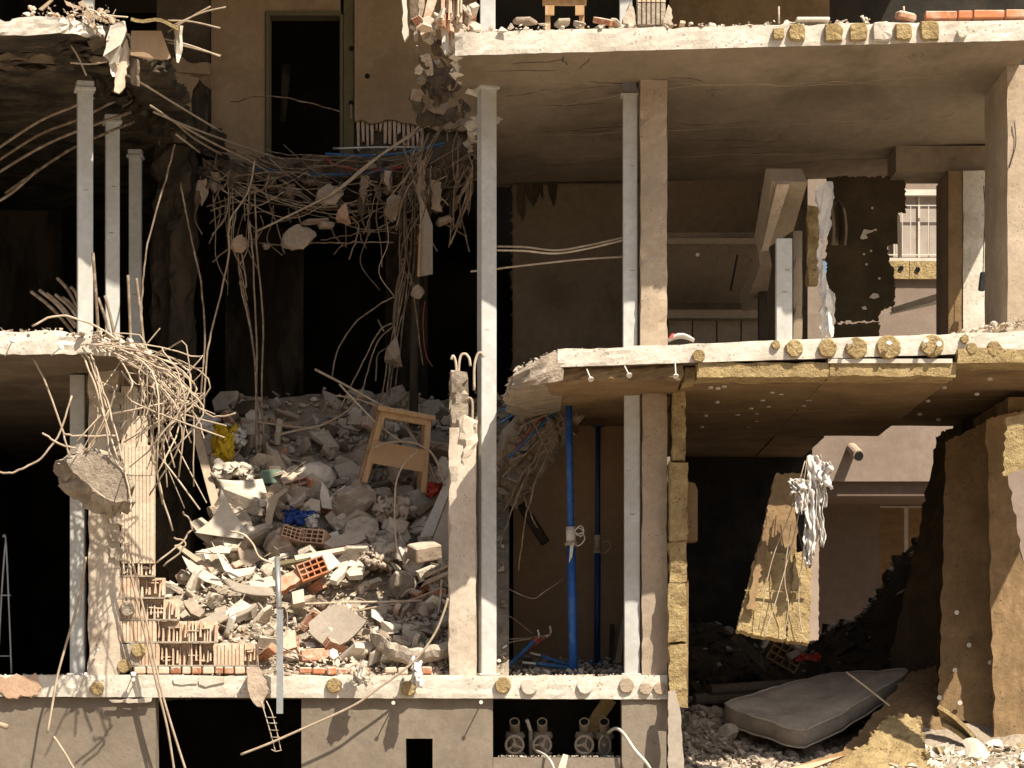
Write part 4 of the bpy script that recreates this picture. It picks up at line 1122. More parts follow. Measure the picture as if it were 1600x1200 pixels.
def heightfield(name, label, x0, x1, y0, y1, hf, mat, nx_=60, ny_=60, bottom=0., split=None):
    vs = []; fs = []
    for i in range(ny_ + 1):
        for j in range(nx_ + 1):
            x = x0 + (x1 - x0) * j / nx_; y = y0 + (y1 - y0) * i / ny_
            vs.append((x, y, hf(x, y)))
    for i in range(ny_):
        for j in range(nx_):
            a = i * (nx_ + 1) + j; fs.append((a, a + 1, a + nx_ + 2, a + nx_ + 1))
    # skirt down to the base
    N = len(vs)
    rim = [j for j in range(nx_ + 1)] + [i * (nx_ + 1) + nx_ for i in range(1, ny_ + 1)] + [ny_ * (nx_ + 1) + j for j in range(nx_ - 1, -1, -1)] + [i * (nx_ + 1) for i in range(ny_ - 1, 0, -1)]
    for k in rim: vs.append((vs[k][0], vs[k][1], bottom))
    for k in range(len(rim)):
        k2 = (k + 1) % len(rim); fs.append((rim[k], N + k, N + k2, rim[k2]))
    fs.append([N + k for k in reversed(range(len(rim)))])
    mb = MB().add(vs, fs)
    if split:
        for k, f in enumerate(mb.f):
            if split(sum((mb.v[i] for i in f), Vector((0, 0, 0))) / len(f)): mb.m[k] = 1
    return build(name, mb, mat, label=label, kind='stuff')

# ------------------------------------------------------------------ open right bay: mound of debris
def sst(a, b, t):
    t = max(0, min(1, (t - a) / (b - a))); return t * t * (3 - 2 * t)
def hr(x, y):
    px = 800 + x * FPX / (DIST + y)
    off = 1.75 - 1.0 * sst(1300, 1420, px)
    t = y - off
    base = 1.09 + .13 * min(max(t, -.3), 3.) + .32 * sst(1.9, 3.2, y) * (1 - sst(1100, 1210, px)) + .30 * sst(1330, 1420, px) * sst(0, 2, t)
    crest = 2.45 + .30 * sst(1250, 1310, px) + .62 * sst(1330, 1450, px)
    z = base + (crest - 1.62) * sst(4.6, 6.4, y) - (crest - 1.9) * .8 * sst(6.6, 7.8, y)
    return z * sst(-1.6, -.2, t) + nz(x * 3, y * 3, 5) * .05 + nz(x * 9, y * 9, 5) * .02
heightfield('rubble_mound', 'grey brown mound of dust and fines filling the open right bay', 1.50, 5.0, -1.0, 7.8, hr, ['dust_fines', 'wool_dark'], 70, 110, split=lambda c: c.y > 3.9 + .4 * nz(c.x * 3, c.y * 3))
def place_r(p0, p1, y0, y1):
    def f():
        y = R.uniform(y0, y1); x = X(R.uniform(p0, p1), y); return Vector((x, y, hr(x, y) + .01)), .25
    return f
scatter('gravel', 'grey broken stone and plaster lying in front of the mattress', 1500, place_r(1060, 1330, 1.5, 3.6), (.035, .15), [('rock', 3), ('grit', 3), ('frag', 1)],
        [('rubble_brown', 4), ('rubble_grey', 3), ('rubble_pale', 1)])
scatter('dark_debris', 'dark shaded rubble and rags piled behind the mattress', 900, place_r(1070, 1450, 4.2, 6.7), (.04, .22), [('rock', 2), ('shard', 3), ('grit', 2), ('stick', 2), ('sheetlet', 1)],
        [('wool_dark', 4), ('charred_shade', 4), ('black_plastic', 1), ('rubble_brown', 1)])
scatter('plaster_crumbs', 'bright plaster crumbs and scraps along the bottom edge at the right', 520, place_r(1370, 1610, .5, 1.6), (.03, .2), [('shard', 3), ('sheetlet', 2), ('stick', 2), ('grit', 3)], [('white_board', 3), ('rubble_pale', 4), ('wool', 1)])
scatter('crest_debris', 'bright scraps along the crest of the debris behind the mattress', 160, place_r(1270, 1400, 6.3, 6.9), (.04, .22), [('shard', 2), ('sheetlet', 3), ('stick', 2), ('grit', 2)],
        [('white_board', 3), ('rubble_pale', 3), ('wool', 1)])
for k in range(34):
    y = R.uniform(1.6, 3.4); x = X(R.uniform(1070, 1320), y); s = R.uniform(.13, .26)
    chunk('stone', 'larger angular stone among the gravel in front of the mattress', 'stone', 'larger stones in the gravel', R.choice(['boulder', 'boulder', 'frag']), R.choice(['rubble_brown', 'rubble_grey', 'rubble_brown']),
          (x, y, hr(x, y) + s * .15), (s * R.uniform(.8, 1.2), s, s * .8), (R.uniform(-.5, .7), R.uniform(-.5, .5), R.uniform(0, 6)))
# mattress: four corners, soft top, stitched border
F_, L_, B_, R_ = P(1258, 1147, 2.25), P(1120, 1100, 2.8), P(1282, 1054, 4.0), P(1432, 1044, 3.45)
mt = thing('mattress', 'dirty grey mattress lying aslant on the gravel in the open right bay', 'mattress', F_)
def mcorner(u, v):
    a, b = 2 * u - 1, 2 * v - 1
    a, b = a * math.sqrt(1 - .16 * b ** 6), b * math.sqrt(1 - .16 * a ** 6)
    u, v = (a + 1) / 2, (b + 1) / 2
    return F_.lerp(R_, u).lerp(L_.lerp(B_, u), v)
nu, nv = 28, 18
def msh(u, v):
    p = mcorner(u, v)
    edge = min(u, 1 - u, v * .7, (1 - v) * .7)
    p.z += .03 * sst(0, .09, edge) - .04 * math.sin(u * 3.14) * math.sin(v * 3.14) + nz(u * 5, v * 4) * .022 + nz(u * 14, v * 11) * .007
    return p
def rc(t):  # rounded corners: squeeze
    return t
rows = [[msh(j / nu, i / nv) for j in range(nu + 1)] for i in range(nv + 1)]
nrm = (R_ - F_).cross(L_ - F_).normalized()
if nrm.z < 0: nrm.negate()
top = MB(); vs = [p for r_ in rows for p in r_]; fs = []
for i in range(nv):
    for j in range(nu):
        a = i * (nu + 1) + j; fs.append((a, a + 1, a + nu + 2, a + nu + 1))
build('top_cover', top.add(vs, fs), 'mattress', mt, smooth=True)
rim = [(j / nu, 0) for j in range(nu)] + [(1, i / nv) for i in range(nv)] + [(1 - j / nu, 1) for j in range(nu)] + [(0, 1 - i / nv) for i in range(nv)]
side = MB(); vs = []; fs = []; N = len(rim); TH = .19
ctr = mcorner(.5, .5)
for l in range(5):
    for (u, v) in rim:
        p = msh(u, v); o_ = (p - ctr); o_ -= nrm * o_.dot(nrm); o_.normalize()
        bul = .012 * math.sin(l / 4 * math.pi) + nz(u * 9, v * 9, l) * .008
        vs.append(p + o_ * bul - nrm * (TH * l / 4))
for l in range(4):
    for k in range(N):
        j = (k + 1) % N; fs.append((l * N + k, l * N + j, (l + 1) * N + j, (l + 1) * N + k))
fs.append([4 * N + k for k in range(N)])
build('side_band', side.add(vs, fs), 'mattress_side', mt, smooth=True)
for dz in (0, TH):
    path = [msh(u, v) - nrm * dz for (u, v) in rim]; path.append(path[0])
    build('piping', MB().tube(path, .011, 6), 'mattress', mt, smooth=True)
# insulation boards stacked along the pillar
stk = thing('insulation_stack', 'upright stack of yellow insulation boards along the pillar edge of the right bay', 'insulation', (X(1060, 1.0), 1.0, 0))
for (p0, p1, q0, q1, dy) in [(1051, 1071, 597, 720, .05), (1047, 1074, 722, 845, 0), (1046, 1073, 847, 909, .01), (1044, 1072, 911, 1004, 0), (1046, 1073, 1006, 1104, .02)]:
    y = 1.02 + dy
    mb = wool_box(X(p0, y), X(p1, y), y, y + .35, Z(q1, y), Z(q0, y), .02, res=.04); build('insulation_board', mb, 'wool', stk)
build('insulation_board', MB().plate([P(1074, 752, 1.2), P(1086, 755, 1.2), P(1090, 765, 1.2), P(1090, 845, 1.2), P(1074, 846, 1.2)], .3), 'wool_face', stk)
build('insulation_board', MB().plate([P(1072, 905, 1.15), P(1076, 905, 1.15), P(1075, 1100, 1.15), P(1071, 1100, 1.15)], .25), 'wool_face', stk)
build('leaning_board', MB().plate([P(1044, 1080, .95), P(1055, 1078, .95), P(1063, 1110, .93), P(1071, 1215, .85), P(1044, 1215, .85)], .04, jag=.006), 'grey_board', label='narrow grey board leaning at the foot of the insulation stack', cat='board')
# hanging yellow insulation panel, lit by the sun
def wool_sheet(c00, c10, c11, c01, th, amp, nu_=22, nv_=34, rag=.02):
    rows = []
    s = R.uniform(0, 60)
    for i in range(nv_ + 1):
        row = []
        for j in range(nu_ + 1):
            u, v = j / nu_, i / nv_
            p = c00.lerp(c10, u).lerp(c01.lerp(c11, u), v)
            e = noise.noise_vector(p * 5 + Vector((s, 0, 0))) * amp + noise.noise_vector(p * 17 + Vector((s, 0, 0))) * amp * .6
            if i in (0, nv_) or j in (0, nu_): e += Vector((R.uniform(-rag, rag), 0, R.uniform(-rag, rag)))
            row.append(p + e)
        rows.append(row)
    return MB().sheet(rows, th, flat=True)
hp_ = thing('hanging_insulation', 'sunlit yellow insulation panel hanging aslant with wires, open right bay', 'insulation', P(1215, 1000, .9))
build('wool_layer', wool_sheet(P(1150, 984, .45), P(1232, 1000, .45), P(1243, 866, .6), P(1184, 860, .6), .13, .016, rag=.008), 'wool', hp_)
build('wool_layer', wool_sheet(P(1183, 862, .62), P(1243, 869, .62), P(1256, 738, .78), P(1212, 740, .78), .13, .014, rag=.008), 'wool_face', hp_)
build('wool_layer', wool_sheet(P(1229, 1001, .42), P(1264, 1004, .42), P(1268, 862, .58), P(1243, 862, .58), .12, .016, rag=.008), 'wool', hp_)
build('render_board', wool_sheet(P(1261, 1003, .50), P(1279, 1000, .6), P(1280, 800, .75), P(1264, 790, .7), .05, .004, rag=.006), 'neighbour_wall', hp_)
build('torn_facing', wool_sheet(P(1165, 950, .40), P(1178, 955, .40), P(1206, 812, .6), P(1199, 808, .6), .02, .02, 5, 18, rag=.015), 'wool_face', hp_)
build('batten', MB().plate([P(1164, 921, .44), P(1262, 925, .44), P(1262, 927, .44), P(1164, 923, .44)], .02), 'wool', hp_)
for pts in [[(1262, 712), (1250, 790), (1240, 840), (1215, 930), (1192, 1000)], [(1258, 720), (1235, 800), (1205, 880), (1185, 985)], [(1262, 740), (1256, 850), (1248, 930), (1252, 985)], [(1236, 820), (1226, 900), (1232, 950), (1222, 1005)], [(1268, 730), (1265, 800), (1253, 870)]]:
    rod('wire', pts, .36, 1.7, 'rebar_pale', hp_)
def crumple(c, w, h, d, seed, nu_=12, nv_=14, th=.006):
    rows = []
    for i in range(nv_ + 1):
        rows.append([c + Vector(((j / nu_ - .5) * w * (1 + .5 * nz(i * .5, seed)), 0, (i / nv_ - .5) * h)) + noise.noise_vector(Vector((j * .55, i * .55, seed))) * d for j in range(nu_ + 1)])
    return MB().sheet(rows, th)
rg = thing('torn_plastic', 'white torn plastic and cloth caught at the top of the hanging insulation panel', 'plastic', P(1265, 870, .8))
def drape(px, q0, q1, w0, w1, y, sd, nu_=14, nv_=22):
    rows = []
    for i in range(nv_ + 1):
        t = i / nv_; row = []
        w = (w0 + (w1 - w0) * t) * (1 + .25 * nz(t * 4, sd)); c = px + 7 * nz(t * 2.2, sd + 5)
        for j in range(nu_ + 1):
            u = j / nu_ - .5
            rag = (R.uniform(-6, 5) if i == nv_ else 0)
            fold = math.sin(u * 13 + sd + 2.2 * nz(t * 2, sd, u)) * .022 + nz(u * 4, t * 6, sd) * .07 + nz(u * 9, t * 13, sd) * .02
            row.append(P(c + u * w + 2.5 * nz(t * 7, u * 3, sd), q0 + (q1 - q0) * t + rag + 3 * nz(u * 5, t * 4, sd), y + fold))
        rows.append(row)
    return MB().sheet(rows, .006)
for (px, q0, q1, w0, w1, yy, sd) in [(1275, 712, 790, 18, 30, .22, 1.), (1290, 722, 762, 14, 24, .16, 2.), (1252, 750, 800, 26, 14, .18, 3.), (1266, 765, 868, 22, 10, .2, 4.), (1284, 745, 850, 16, 6, .2, 5.), (1263, 820, 885, 14, 10, .24, 6.), (1244, 748, 772, 16, 20, .14, 7.)]:
    build('fold', drape(px, q0, q1, w0, w1, yy, sd * 3.7), 'white_cloth', rg, smooth=True)
build('dark_board', MB().plate([P(1243, 800, .42), P(1258, 805, .42), P(1270, 880, .38), P(1266, 888, .38), P(1252, 850, .38)], .03), 'black_plastic', label='dark flap below the white plastic on the hanging panel', cat='flap')
# leaning panels at the right
tall_sheet = build('insulation_sheet', wool_sheet(P(1466, 1112, 2.3), P(1570, 1150, 2.1), P(1549, 655, 2.6), P(1478, 690, 2.8), .1, .012, rag=.012), 'wool_face', label='tall brown insulation panel leaning in front of the right wall', cat='insulation')
lp = build('insulation_sheet', wool_sheet(P(1388, 1052, 4.1), P(1478, 1060, 3.7), P(1505, 655, 4.0), P(1464, 684, 4.4), .12, .02), 'wool_dark', label='dark narrow panel leaning behind the tall brown one', cat='insulation')
build('insulation_sheet', wool_sheet(P(1556, 1230, 1.9), P(1622, 1230, 1.9), P(1600, 640, 2.05), P(1541, 655, 2.05), .1, .015, rag=.012), 'wool_face', label='brown insulation panel at the right edge, beside the lit wall', cat='insulation')
build('insulation_sheet', wool_sheet(P(1568, 745, .32), P(1640, 730, .32), P(1640, 640, .3), P(1572, 652, .3), .1, .015, 10, 14, rag=.012), 'wool', label='sunlit yellow insulation piece at the right edge below the middle slab', cat='insulation')
build('render_slab', MB().plate([P(1575, 742, .30), P(1625, 726, .3), P(1625, 905, .28), P(1600, 880, .28)], .04, jag=.012), 'neighbour_wall', label='pinkish render slab hanging at the right edge of the picture', cat='slab')
for (px, py) in [(1495, 957), (1514, 1008), (1549, 930), (1547, 1035), (1492, 1047), (1468, 1090), (1500, 1098)]:
    yy = 2.23 + (1130 - py) / 470 * .55 - .055 - (px - 1466) / 104 * .15
    build('dowel_cap', MB().tube([P(px, py, yy - .02), P(px, py, yy + .05)], U(4, .6), 9), 'tape_white', tall_sheet)
# sheets lying in the foreground
build('fallen_sheet', wool_sheet(P(1285, 1212, 1.45), P(1490, 1215, 1.3), P(1462, 1040, 3.2), P(1420, 1052, 3.2), .07, .02, rag=.015), 'wool_face', label='large brown insulation sheet sloping down to the bottom edge beside the mattress', cat='insulation')
build('fallen_sheet', wool_sheet(P(1345, 1172, 1.3), P(1448, 1182, 1.2), P(1436, 1122, 1.75), P(1388, 1118, 1.8), .09, .03, rag=.03), 'wool', label='sunlit broken piece of yellow insulation on the brown sheet', cat='insulation')
build('fallen_sheet', wool_sheet(P(1255, 1225, .7), P(1480, 1225, .6), P(1440, 1178, 1.2), P(1345, 1166, 1.25), .07, .03, rag=.03), 'wool', label='sunlit yellow insulation sheet along the bottom edge', cat='insulation')
rows = [[P(1464 + 100 * t + 10 * s, 1106 + 50 * t + 60 * t * t + 24 * s * (1 - t * .4), .1 + 1.55 - .2 * t + .12 * math.sin(s * 3)) for t in (0, .12, .25, .4, .55, .7, .85, 1)] for s in (0, .33, .66, 1)]
build('torn_board', MB().sheet(rows, .035), 'wool', label='torn insulation edge curling away at the foot of the tall brown panel', cat='insulation')
rows = [[P(1502 + 62 * t + 8 * math.sin(s * 3), 1158 + 62 * t * t - 14 * math.sin(t * 3.1) + 30 * s, 1.35 - .1 * t + .1 * math.cos(s * 3)) for t in (0, .12, .25, .4, .55, .7, .85, 1)] for s in (0, .33, .66, 1)]
build('curled_board', MB().sheet(rows, .03), 'white_board', label='pale curled board at the bottom right corner', cat='board')
rod('thin_rod', [(1322, 1050), (1355, 1075), (1390, 1103)], 1.95, 3, 'rebar_pale', label='thin straight rod lying across the mattress edge', cat='rod')
build('timber', MB().plate([P(1222, 1205, 1.2), P(1232, 1200, 1.2), P(1322, 1172, 1.5), P(1320, 1180, 1.5), P(1240, 1212, 1.15)], .05), 'wood', label='splintered timber lying below the mattress at the bottom edge', cat='timber')
crate = hollow_brick('plastic_crate', P(1225, 1022, 4.7), (.34, .2, .22), (.2, .5, .2), 'wool_face', 'brown plastic crate tipped over in the debris behind the mattress', 'crate')
build('red_scrap', crumple(P(1263, 1027, 4.6), .22, .06, .04, 3.3), 'red_paint', label='red scrap of cloth in the dark debris behind the mattress', cat='cloth')
build('board_offcut', MB().plate([P(1232, 1020, 4.5), P(1258, 1008, 4.7), P(1262, 1014, 4.7), P(1238, 1030, 4.5)], .04), 'grey_board', label='pale board offcut beside the tipped crate', cat='board')
build('beam_offcut', MB().box(P(1185, 1030, 4.6), (.75, .1, .1), (.2, .72, .3)), 'charred_shade', label='dark burnt beam lying aslant in the debris left of the crate', cat='beam')
for (px, py, rr) in [(1165, 1085, .1), (1190, 1070, .09)]:
    build('timber_log', MB().tube([P(px - 80, py + 8, 3.9), P(px + 70, py - 2, 4.2)], rr * .6, 10), 'concrete_dim', label='long dim beam lying behind the mattress, ' + ('lower' if py > 1080 else 'upper') + ' of two', cat='beam')
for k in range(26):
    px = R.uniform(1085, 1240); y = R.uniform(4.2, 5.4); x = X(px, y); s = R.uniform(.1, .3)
    build('rag', crumple(Vector((x, y, hr(x, y) + .08)), s, s * .7, .07, k * 3.1, 6, 6), R.choice(['black_plastic', 'charred_shade', 'wool_dark', 'blue_cloth' if k % 9 == 0 else 'charred_shade', 'white_cloth' if k % 8 == 0 else 'black_plastic']),
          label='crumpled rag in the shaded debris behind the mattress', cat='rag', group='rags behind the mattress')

# ------------------------------------------------------------------ clay block work at the lower left
cw = thing('clay_block_strip', 'tall strip of ribbed clay blocks behind the hanging bars, lower left', 'clay blocks', (X(212, 1.2), 1.2, zC1 + .95))
q = 604
while q < 880:
    h = 46
    p1 = 240 if q > 690 else (212 if q < 650 else 228)
    build('clay_block', ribbed(X(189, 1.2), X(p1, 1.2), Z(min(q + h, 886), 1.2), Z(q, 1.2) + .002, 1.2 + R.uniform(-.006, .006), .14, 9 if p1 > 235 else 5, .008), 'clay_pale', cw); q += h
for k in range(10):
    q = 612 + k * 27
    build('mortar_lump', MB().plate([P(168 + R.uniform(-5, 5), q, 1.14), P(190, q + 2, 1.14), P(190, q + 20, 1.14), P(172 + R.uniform(-4, 4), q + 17, 1.14)], .06, jag=.02, seg=.03), 'mortar', cw)
bw = thing('clay_block_wall', 'broken low wall of hollow clay blocks in front of the heap at lower left', 'wall', (X(290, 1.2), 1.2, zC1))
rowsb = [(872, 900, [('f', 186, 212), ('f', 213, 240)]), (902, 934, [('r', 186, 217), ('f', 218, 256)]), (936, 968, [('r', 186, 218), ('f', 219, 278)]),
         (970, 1003, [('r', 186, 244), ('f', 246, 290), ('f', 292, 338)]), (1005, 1040, [('m', 186, 216), ('r', 216, 249), ('f', 250, 290), ('f', 291, 331), ('r', 334, 380), ('f', 381, 402)])]
for (q0, q1, bl) in rowsb:
    for (k, a, b_) in bl:
        x0, x1, z0, z1 = X(a, 1.2), X(b_, 1.2), Z(q1 - 1, 1.2), Z(q0, 1.2)
        if k == 'r': build('clay_block', ribbed(x0, x1, z0, z1, 1.2, .16, max(3, int((b_ - a) / 5.5)), .012, broken=.05 if a > 330 else 0), 'clay', bw)
        elif k == 'f': build('broken_block', fins(x0, x1, z0, z1, 1.19, max(5, int((b_ - a) / 5.5)), .16), 'clay', bw)
        else: build('mortar_patch', MB().plate([P(a, q0, 1.19), P(b_, q0, 1.19), P(b_, q1, 1.19), P(a, q1, 1.19)], .12, jag=.01), 'mortar', bw)
    build('mortar_joint', MB().bbox(X(186, 1.2), X(bl[-1][2], 1.2), 1.196, 1.33, Z(q1 + 1.5, 1.2), Z(q1 - 1.2, 1.2)), 'mortar', bw)
k = 0; px = 209.
while px < 398:
    w = R.uniform(14, 21)
    if R.random() < .93: build('brick', MB().cbox(P(px + w / 2, 1047.5, 1.23), (U(w - 2, 1.2), .1, U(11, 1.2)), (0, R.uniform(-.03, .03), 0), b=.01), R.choice(['brick', 'clay', 'clay']), bw)
    px += w
for (px, py, r) in [(200, 951, 12), (217, 1016, 11), (194, 1041, 11)]:
    pad(bw, px, py, r, 1.19, 'mortar' if py < 1000 else 'wool')
bcs = thing('brick_course', 'row of small bricks along the slab edge at the foot of the heap', 'bricks', (X(585, 1.2), 1.25, zC1))
px = 467.
while px < 697:
    w = R.uniform(15, 22)
    if R.random() < .86: build('brick', MB().cbox(P(px + w / 2, 1048 + R.uniform(-1, 1), 1.24 + R.uniform(-.01, .03)), (U(w - 2.5, 1.2), .11, U(R.uniform(9, 12.5), 1.2)), (R.uniform(-.06, .06), R.uniform(-.06, .06), R.uniform(-.15, .15)), b=.012), R.choice(['brick', 'brick', 'brick_orange', 'clay']), bcs)
    px += w
# cracked render flakes on the slab edge
for pts in [[(270, 1061), (300, 1058), (311, 1062), (308, 1068), (285, 1070), (272, 1068)], [(310, 1058), (350, 1057), (351, 1066), (330, 1070), (322, 1073), (311, 1069)], [(170, 1094), (238, 1090), (236, 1096), (210, 1098), (175, 1098)]]:
    build('render_flake', MB().plate([P(a, b_, 1.135) for a, b_ in pts], .02, jag=.006, seg=.05), 'concrete_light', slabC)
b_ = MB().bbox(*wpx(-30, 62, 1057, 1086, 1.13, .02)); build('rust_patch', MB().plate([P(-20, 1056, 1.132), P(58, 1056, 1.132), P(62, 1070, 1.132), P(60, 1086, 1.132), P(20, 1090, 1.132), P(-20, 1078, 1.132)], .012, jag=.02, seg=.03), 'rubble_clay', slabC)
rod('pipe_stub', [(-15, 1128), (12, 1136)], 1.0, 9, 'concrete_pillar', label='short pipe stub sticking out at the lower left edge', cat='pipe', n=12)
# step ladder in the dark at the left
ld = thing('step_ladder', 'pale step ladder standing in the dark at the left edge', 'ladder', P(8, 1052, 2.2))
for pts in [[(4, 838), (9, 845), (14, 950), (18, 1052)], [(9, 840), (3, 920), (-4, 1052)]]: rod('leg', pts, 2.2, 3.2, 'galvanised', ld)
for q in (930, 1025): rod('rung', [(-3, q), (17, q)], 2.2, 2.4, 'galvanised', ld)

# ------------------------------------------------------------------ big hanging lump at the left
hl = thing('concrete_lump', 'big broken concrete lump hanging from the bars at the left', 'concrete lump', P(145, 800, .3))
A_ = [(104, 722), (135, 702), (166, 712), (190, 735), (204, 760), (200, 782), (182, 784), (165, 780), (150, 770), (132, 752), (115, 738)]
B__ = [(92, 724), (128, 698), (170, 708), (196, 732), (207, 762), (203, 788), (184, 797), (160, 796), (136, 778), (115, 758), (97, 738)]
C_ = [(84, 730), (110, 706), (165, 708), (195, 740), (204, 770), (196, 798), (178, 806), (152, 804), (120, 784), (104, 766), (88, 745)]
vs = []
def dens(poly, y, amp):
    out = []
    for i in range(len(poly)):
        a, b2 = poly[i], poly[(i + 1) % len(poly)]
        for t in (0, .25, .5, .75):
            p = P(a[0] + (b2[0] - a[0]) * t, a[1] + (b2[1] - a[1]) * t, y)
            out.append(p + noise.noise_vector(p * 11) * amp + noise.noise_vector(p * 29) * amp * .8)
    return out
lay = [dens(A_, .12, .012), dens([((a[0] * .6 + b2[0] * .4), (a[1] * .6 + b2[1] * .4)) for a, b2 in zip(A_, B__)], .17, .05), dens(B__, .24, .06), dens(C_, .36, .06), dens([(145 + (a - 145) * .7, 755 + (b2 - 755) * .7) for a, b2 in C_], .5, .05)]
N = len(lay[0]); fs = [list(range(N))]
for l in lay: vs += l
for l in range(4):
    for k in range(N):
        j = (k + 1) % N; fs.append((l * N + j, l * N + k, (l + 1) * N + k, (l + 1) * N + j))
fs.append([4 * N + k for k in reversed(range(N))])
build('lump', MB().add(vs, fs), 'concrete_rough', hl)
# ------------------------------------------------------------------ the rubble heap of the collapsed bay
SL = .72
def heap_z(x, y): 
    px = 800 + x * FPX / (DIST + y)
    z = 2.0 + SL * (y - 1.3)
    lo = 180 + 85 * min(1.4, max(0, y - 2.0))                   # the left flank falls away
    k = sst(lo, lo + 50, px)
    z = 1.9 + (z - 1.9) * k
    return z + nz(x * 2.1, y * 2.1, 8) * .10 + nz(x * 6, y * 6, 8) * .04
def hy(py):
    a = (HOR - py) / FPX; return ((EYE - 2.0 + SL * 1.3) + DIST * a) / (SL - a)
def HP(px, py, lift=0.):
    y = hy(py) - lift; return P(px, py, y)
heightfield('rubble_heap', 'sloping heap of dust and fine debris filling the collapsed bay', X(190, 1.3), -.03, 1.28, 5.6, lambda x, y: heap_z(x, y) - .10, 'dust_fines', 80, 110, bottom=1.9)
HMAT = [('rubble_pale', 5), ('rubble_brown', 3), ('rubble_grey', 3), ('rubble_clay', 2), ('white_board', 1)]
def place_h(p0, p1, y0, y1, lift=0):
    def f():
        y = y0 + (y1 - y0) * R.random(); px = R.uniform(p0, p1); x = X(px, y)
        lo = 205 + 85 * min(1.4, max(0, y - 2.0))
        if px < lo: return None, 0
        return Vector((x, y, heap_z(x, y) - .06 + lift)), .35
    return f
scatter('fine_rubble', 'small chips, splinters and crumbs strewn over the heap', 2000, place_h(250, 790, 1.30, 5.5), (.03, .14), [('rock', 3), ('grit', 4), ('shard', 4), ('frag', 2), ('stick', 1)], HMAT)
scatter('fine_rubble', 'pale crumbs and splinters in the sunlit front of the heap', 2200, place_h(250, 705, 1.27, 3.0, .02), (.02, .10), [('rock', 2), ('grit', 4), ('shard', 5), ('stick', 2), ('sheetlet', 1)],
        [('rubble_pale', 6), ('white_board', 3), ('rubble_clay', 2), ('rubble_brown', 1), ('brick_orange', 1)])
scatter('fine_rubble', 'dim broken stone along the dark top of the heap', 420, place_h(300, 795, 3.9, 5.6, .02), (.05, .36), [('rock', 4), ('frag', 3), ('shard', 4), ('stick', 1)], [('rubble_brown', 4), ('rubble_grey', 4), ('concrete_dim', 2), ('rubble_pale', 1)])
scatter('fine_rubble', 'grey gravel at the right foot of the heap', 700, place_h(600, 705, 1.28, 2.2, .03), (.03, .11), [('rock', 3), ('shard', 3), ('grit', 2)], [('rubble_grey', 4), ('rubble_brown', 3), ('rubble_pale', 1)])
# countable pieces
KINDS = {'boulder': ('concrete_chunk', 'concrete chunk'), 'rock': ('concrete_chunk', 'concrete chunk'), 'frag': ('slab_fragment', 'slab fragment'), 'shard': ('plaster_shard', 'plaster shard'), 'brick': ('loose_brick', 'brick'), 'hollow': ('hollow_brick', 'brick')}
COLN = {'rubble_pale': 'pale', 'rubble_brown': 'brown', 'rubble_grey': 'grey', 'white_board': 'white', 'brick': 'red', 'brick_orange': 'orange', 'clay': 'pinkish'}
def zone(px, py):
    if py < 720: return 'near the dark top of the heap'
    if py < 850: return 'in the shaded middle of the heap' if px > 480 else 'in the shaded left middle of the heap'
    return 'in the sunlit front of the heap' if px < 600 else 'at the right foot of the heap by the broken pillar'
for k in range(340):
    py = 655 + 375 * R.random() ** .9; px = R.uniform(300 - 40 * (py > 880), 698)
    y = hy(py); lo = 215 + 85 * min(1.4, max(0, y - 2.0))
    if px < lo: px = lo + R.uniform(0, 60)
    kind = R.choices(['boulder', 'rock', 'frag', 'shard', 'brick', 'hollow'], [1.8, 2, 6.5, 5, 1, .8])[0]
    mat = R.choice(['brick', 'brick_orange', 'clay']) if kind in ('brick', 'hollow') else R.choices(['rubble_pale', 'rubble_brown', 'rubble_grey', 'white_board'], [4, 4, 3, 1.3] if py < 820 or px > 620 else [6, 1.2, 1.2, 3.5])[0]  # paler mix in front: the sun's brightness is put into the pieces
    s = R.uniform(.13, .38) * (1.35 if 700 < py < 900 else .9)
    if kind in ('brick', 'hollow'): s = R.uniform(.16, .27)
    x = X(px, y); z = heap_z(x, y)
    nm, ct = KINDS[kind]
    rot = (SL * .9 + R.gauss(0, .55), R.gauss(0, .5), R.uniform(0, 6.28))
    chunk(nm, f'{COLN[mat]} {ct} lying {zone(px, py)}', ct, f'{ct}s on the heap', kind, mat, (x, y, z + s * .10), (s * R.uniform(.8, 1.3), s * R.uniform(.7, 1.1), s * R.uniform(.7, 1.1)), rot)

# named pieces, placed where the photo shows them
def hplate(name, label, cat, pts, mat, th=.04, k=None, lift=.12, jag=0., parent=None):
    cx = sum(p[0] for p in pts) / len(pts); cy = sum(p[1] for p in pts) / len(pts)
    y0 = hy(cy) - lift
    if k is None: v = [P(a, b, hy(b) - lift) for a, b in pts]
    else: v = [P(a, b, y0 + k * (cy - b) / 160) for a, b in pts]
    return build(name, MB().plate(v, th, jag=jag), mat, parent, label, cat)
def hsheet(name, label, cat, c, mat, bow, th=.012, n_=9, lift=.15, k=.5, bowv=0.):
    """curved thin sheet from four photo corners (tl, tr, br, bl); bow lifts the middle towards the camera"""
    cy = sum(p[1] for p in c) / 4; y0 = hy(cy) - lift
    q = [P(a, b, y0 + k * (cy - b) / 160) for a, b in c]
    rows = []
    for i in range(n_):
        v = i / (n_ - 1); row = []
        for j in range(n_):
            u = j / (n_ - 1)
            p = q[0].lerp(q[1], u).lerp(q[3].lerp(q[2], u), v)
            p = p + Vector((0, -bow * math.sin(u * math.pi) - bowv * math.sin(v * math.pi), -.4 * bow * math.sin(u * math.pi)))
            row.append(p)
        rows.append(row)
    return build(name, MB().sheet(rows, th), mat, None, label, cat, smooth=True)
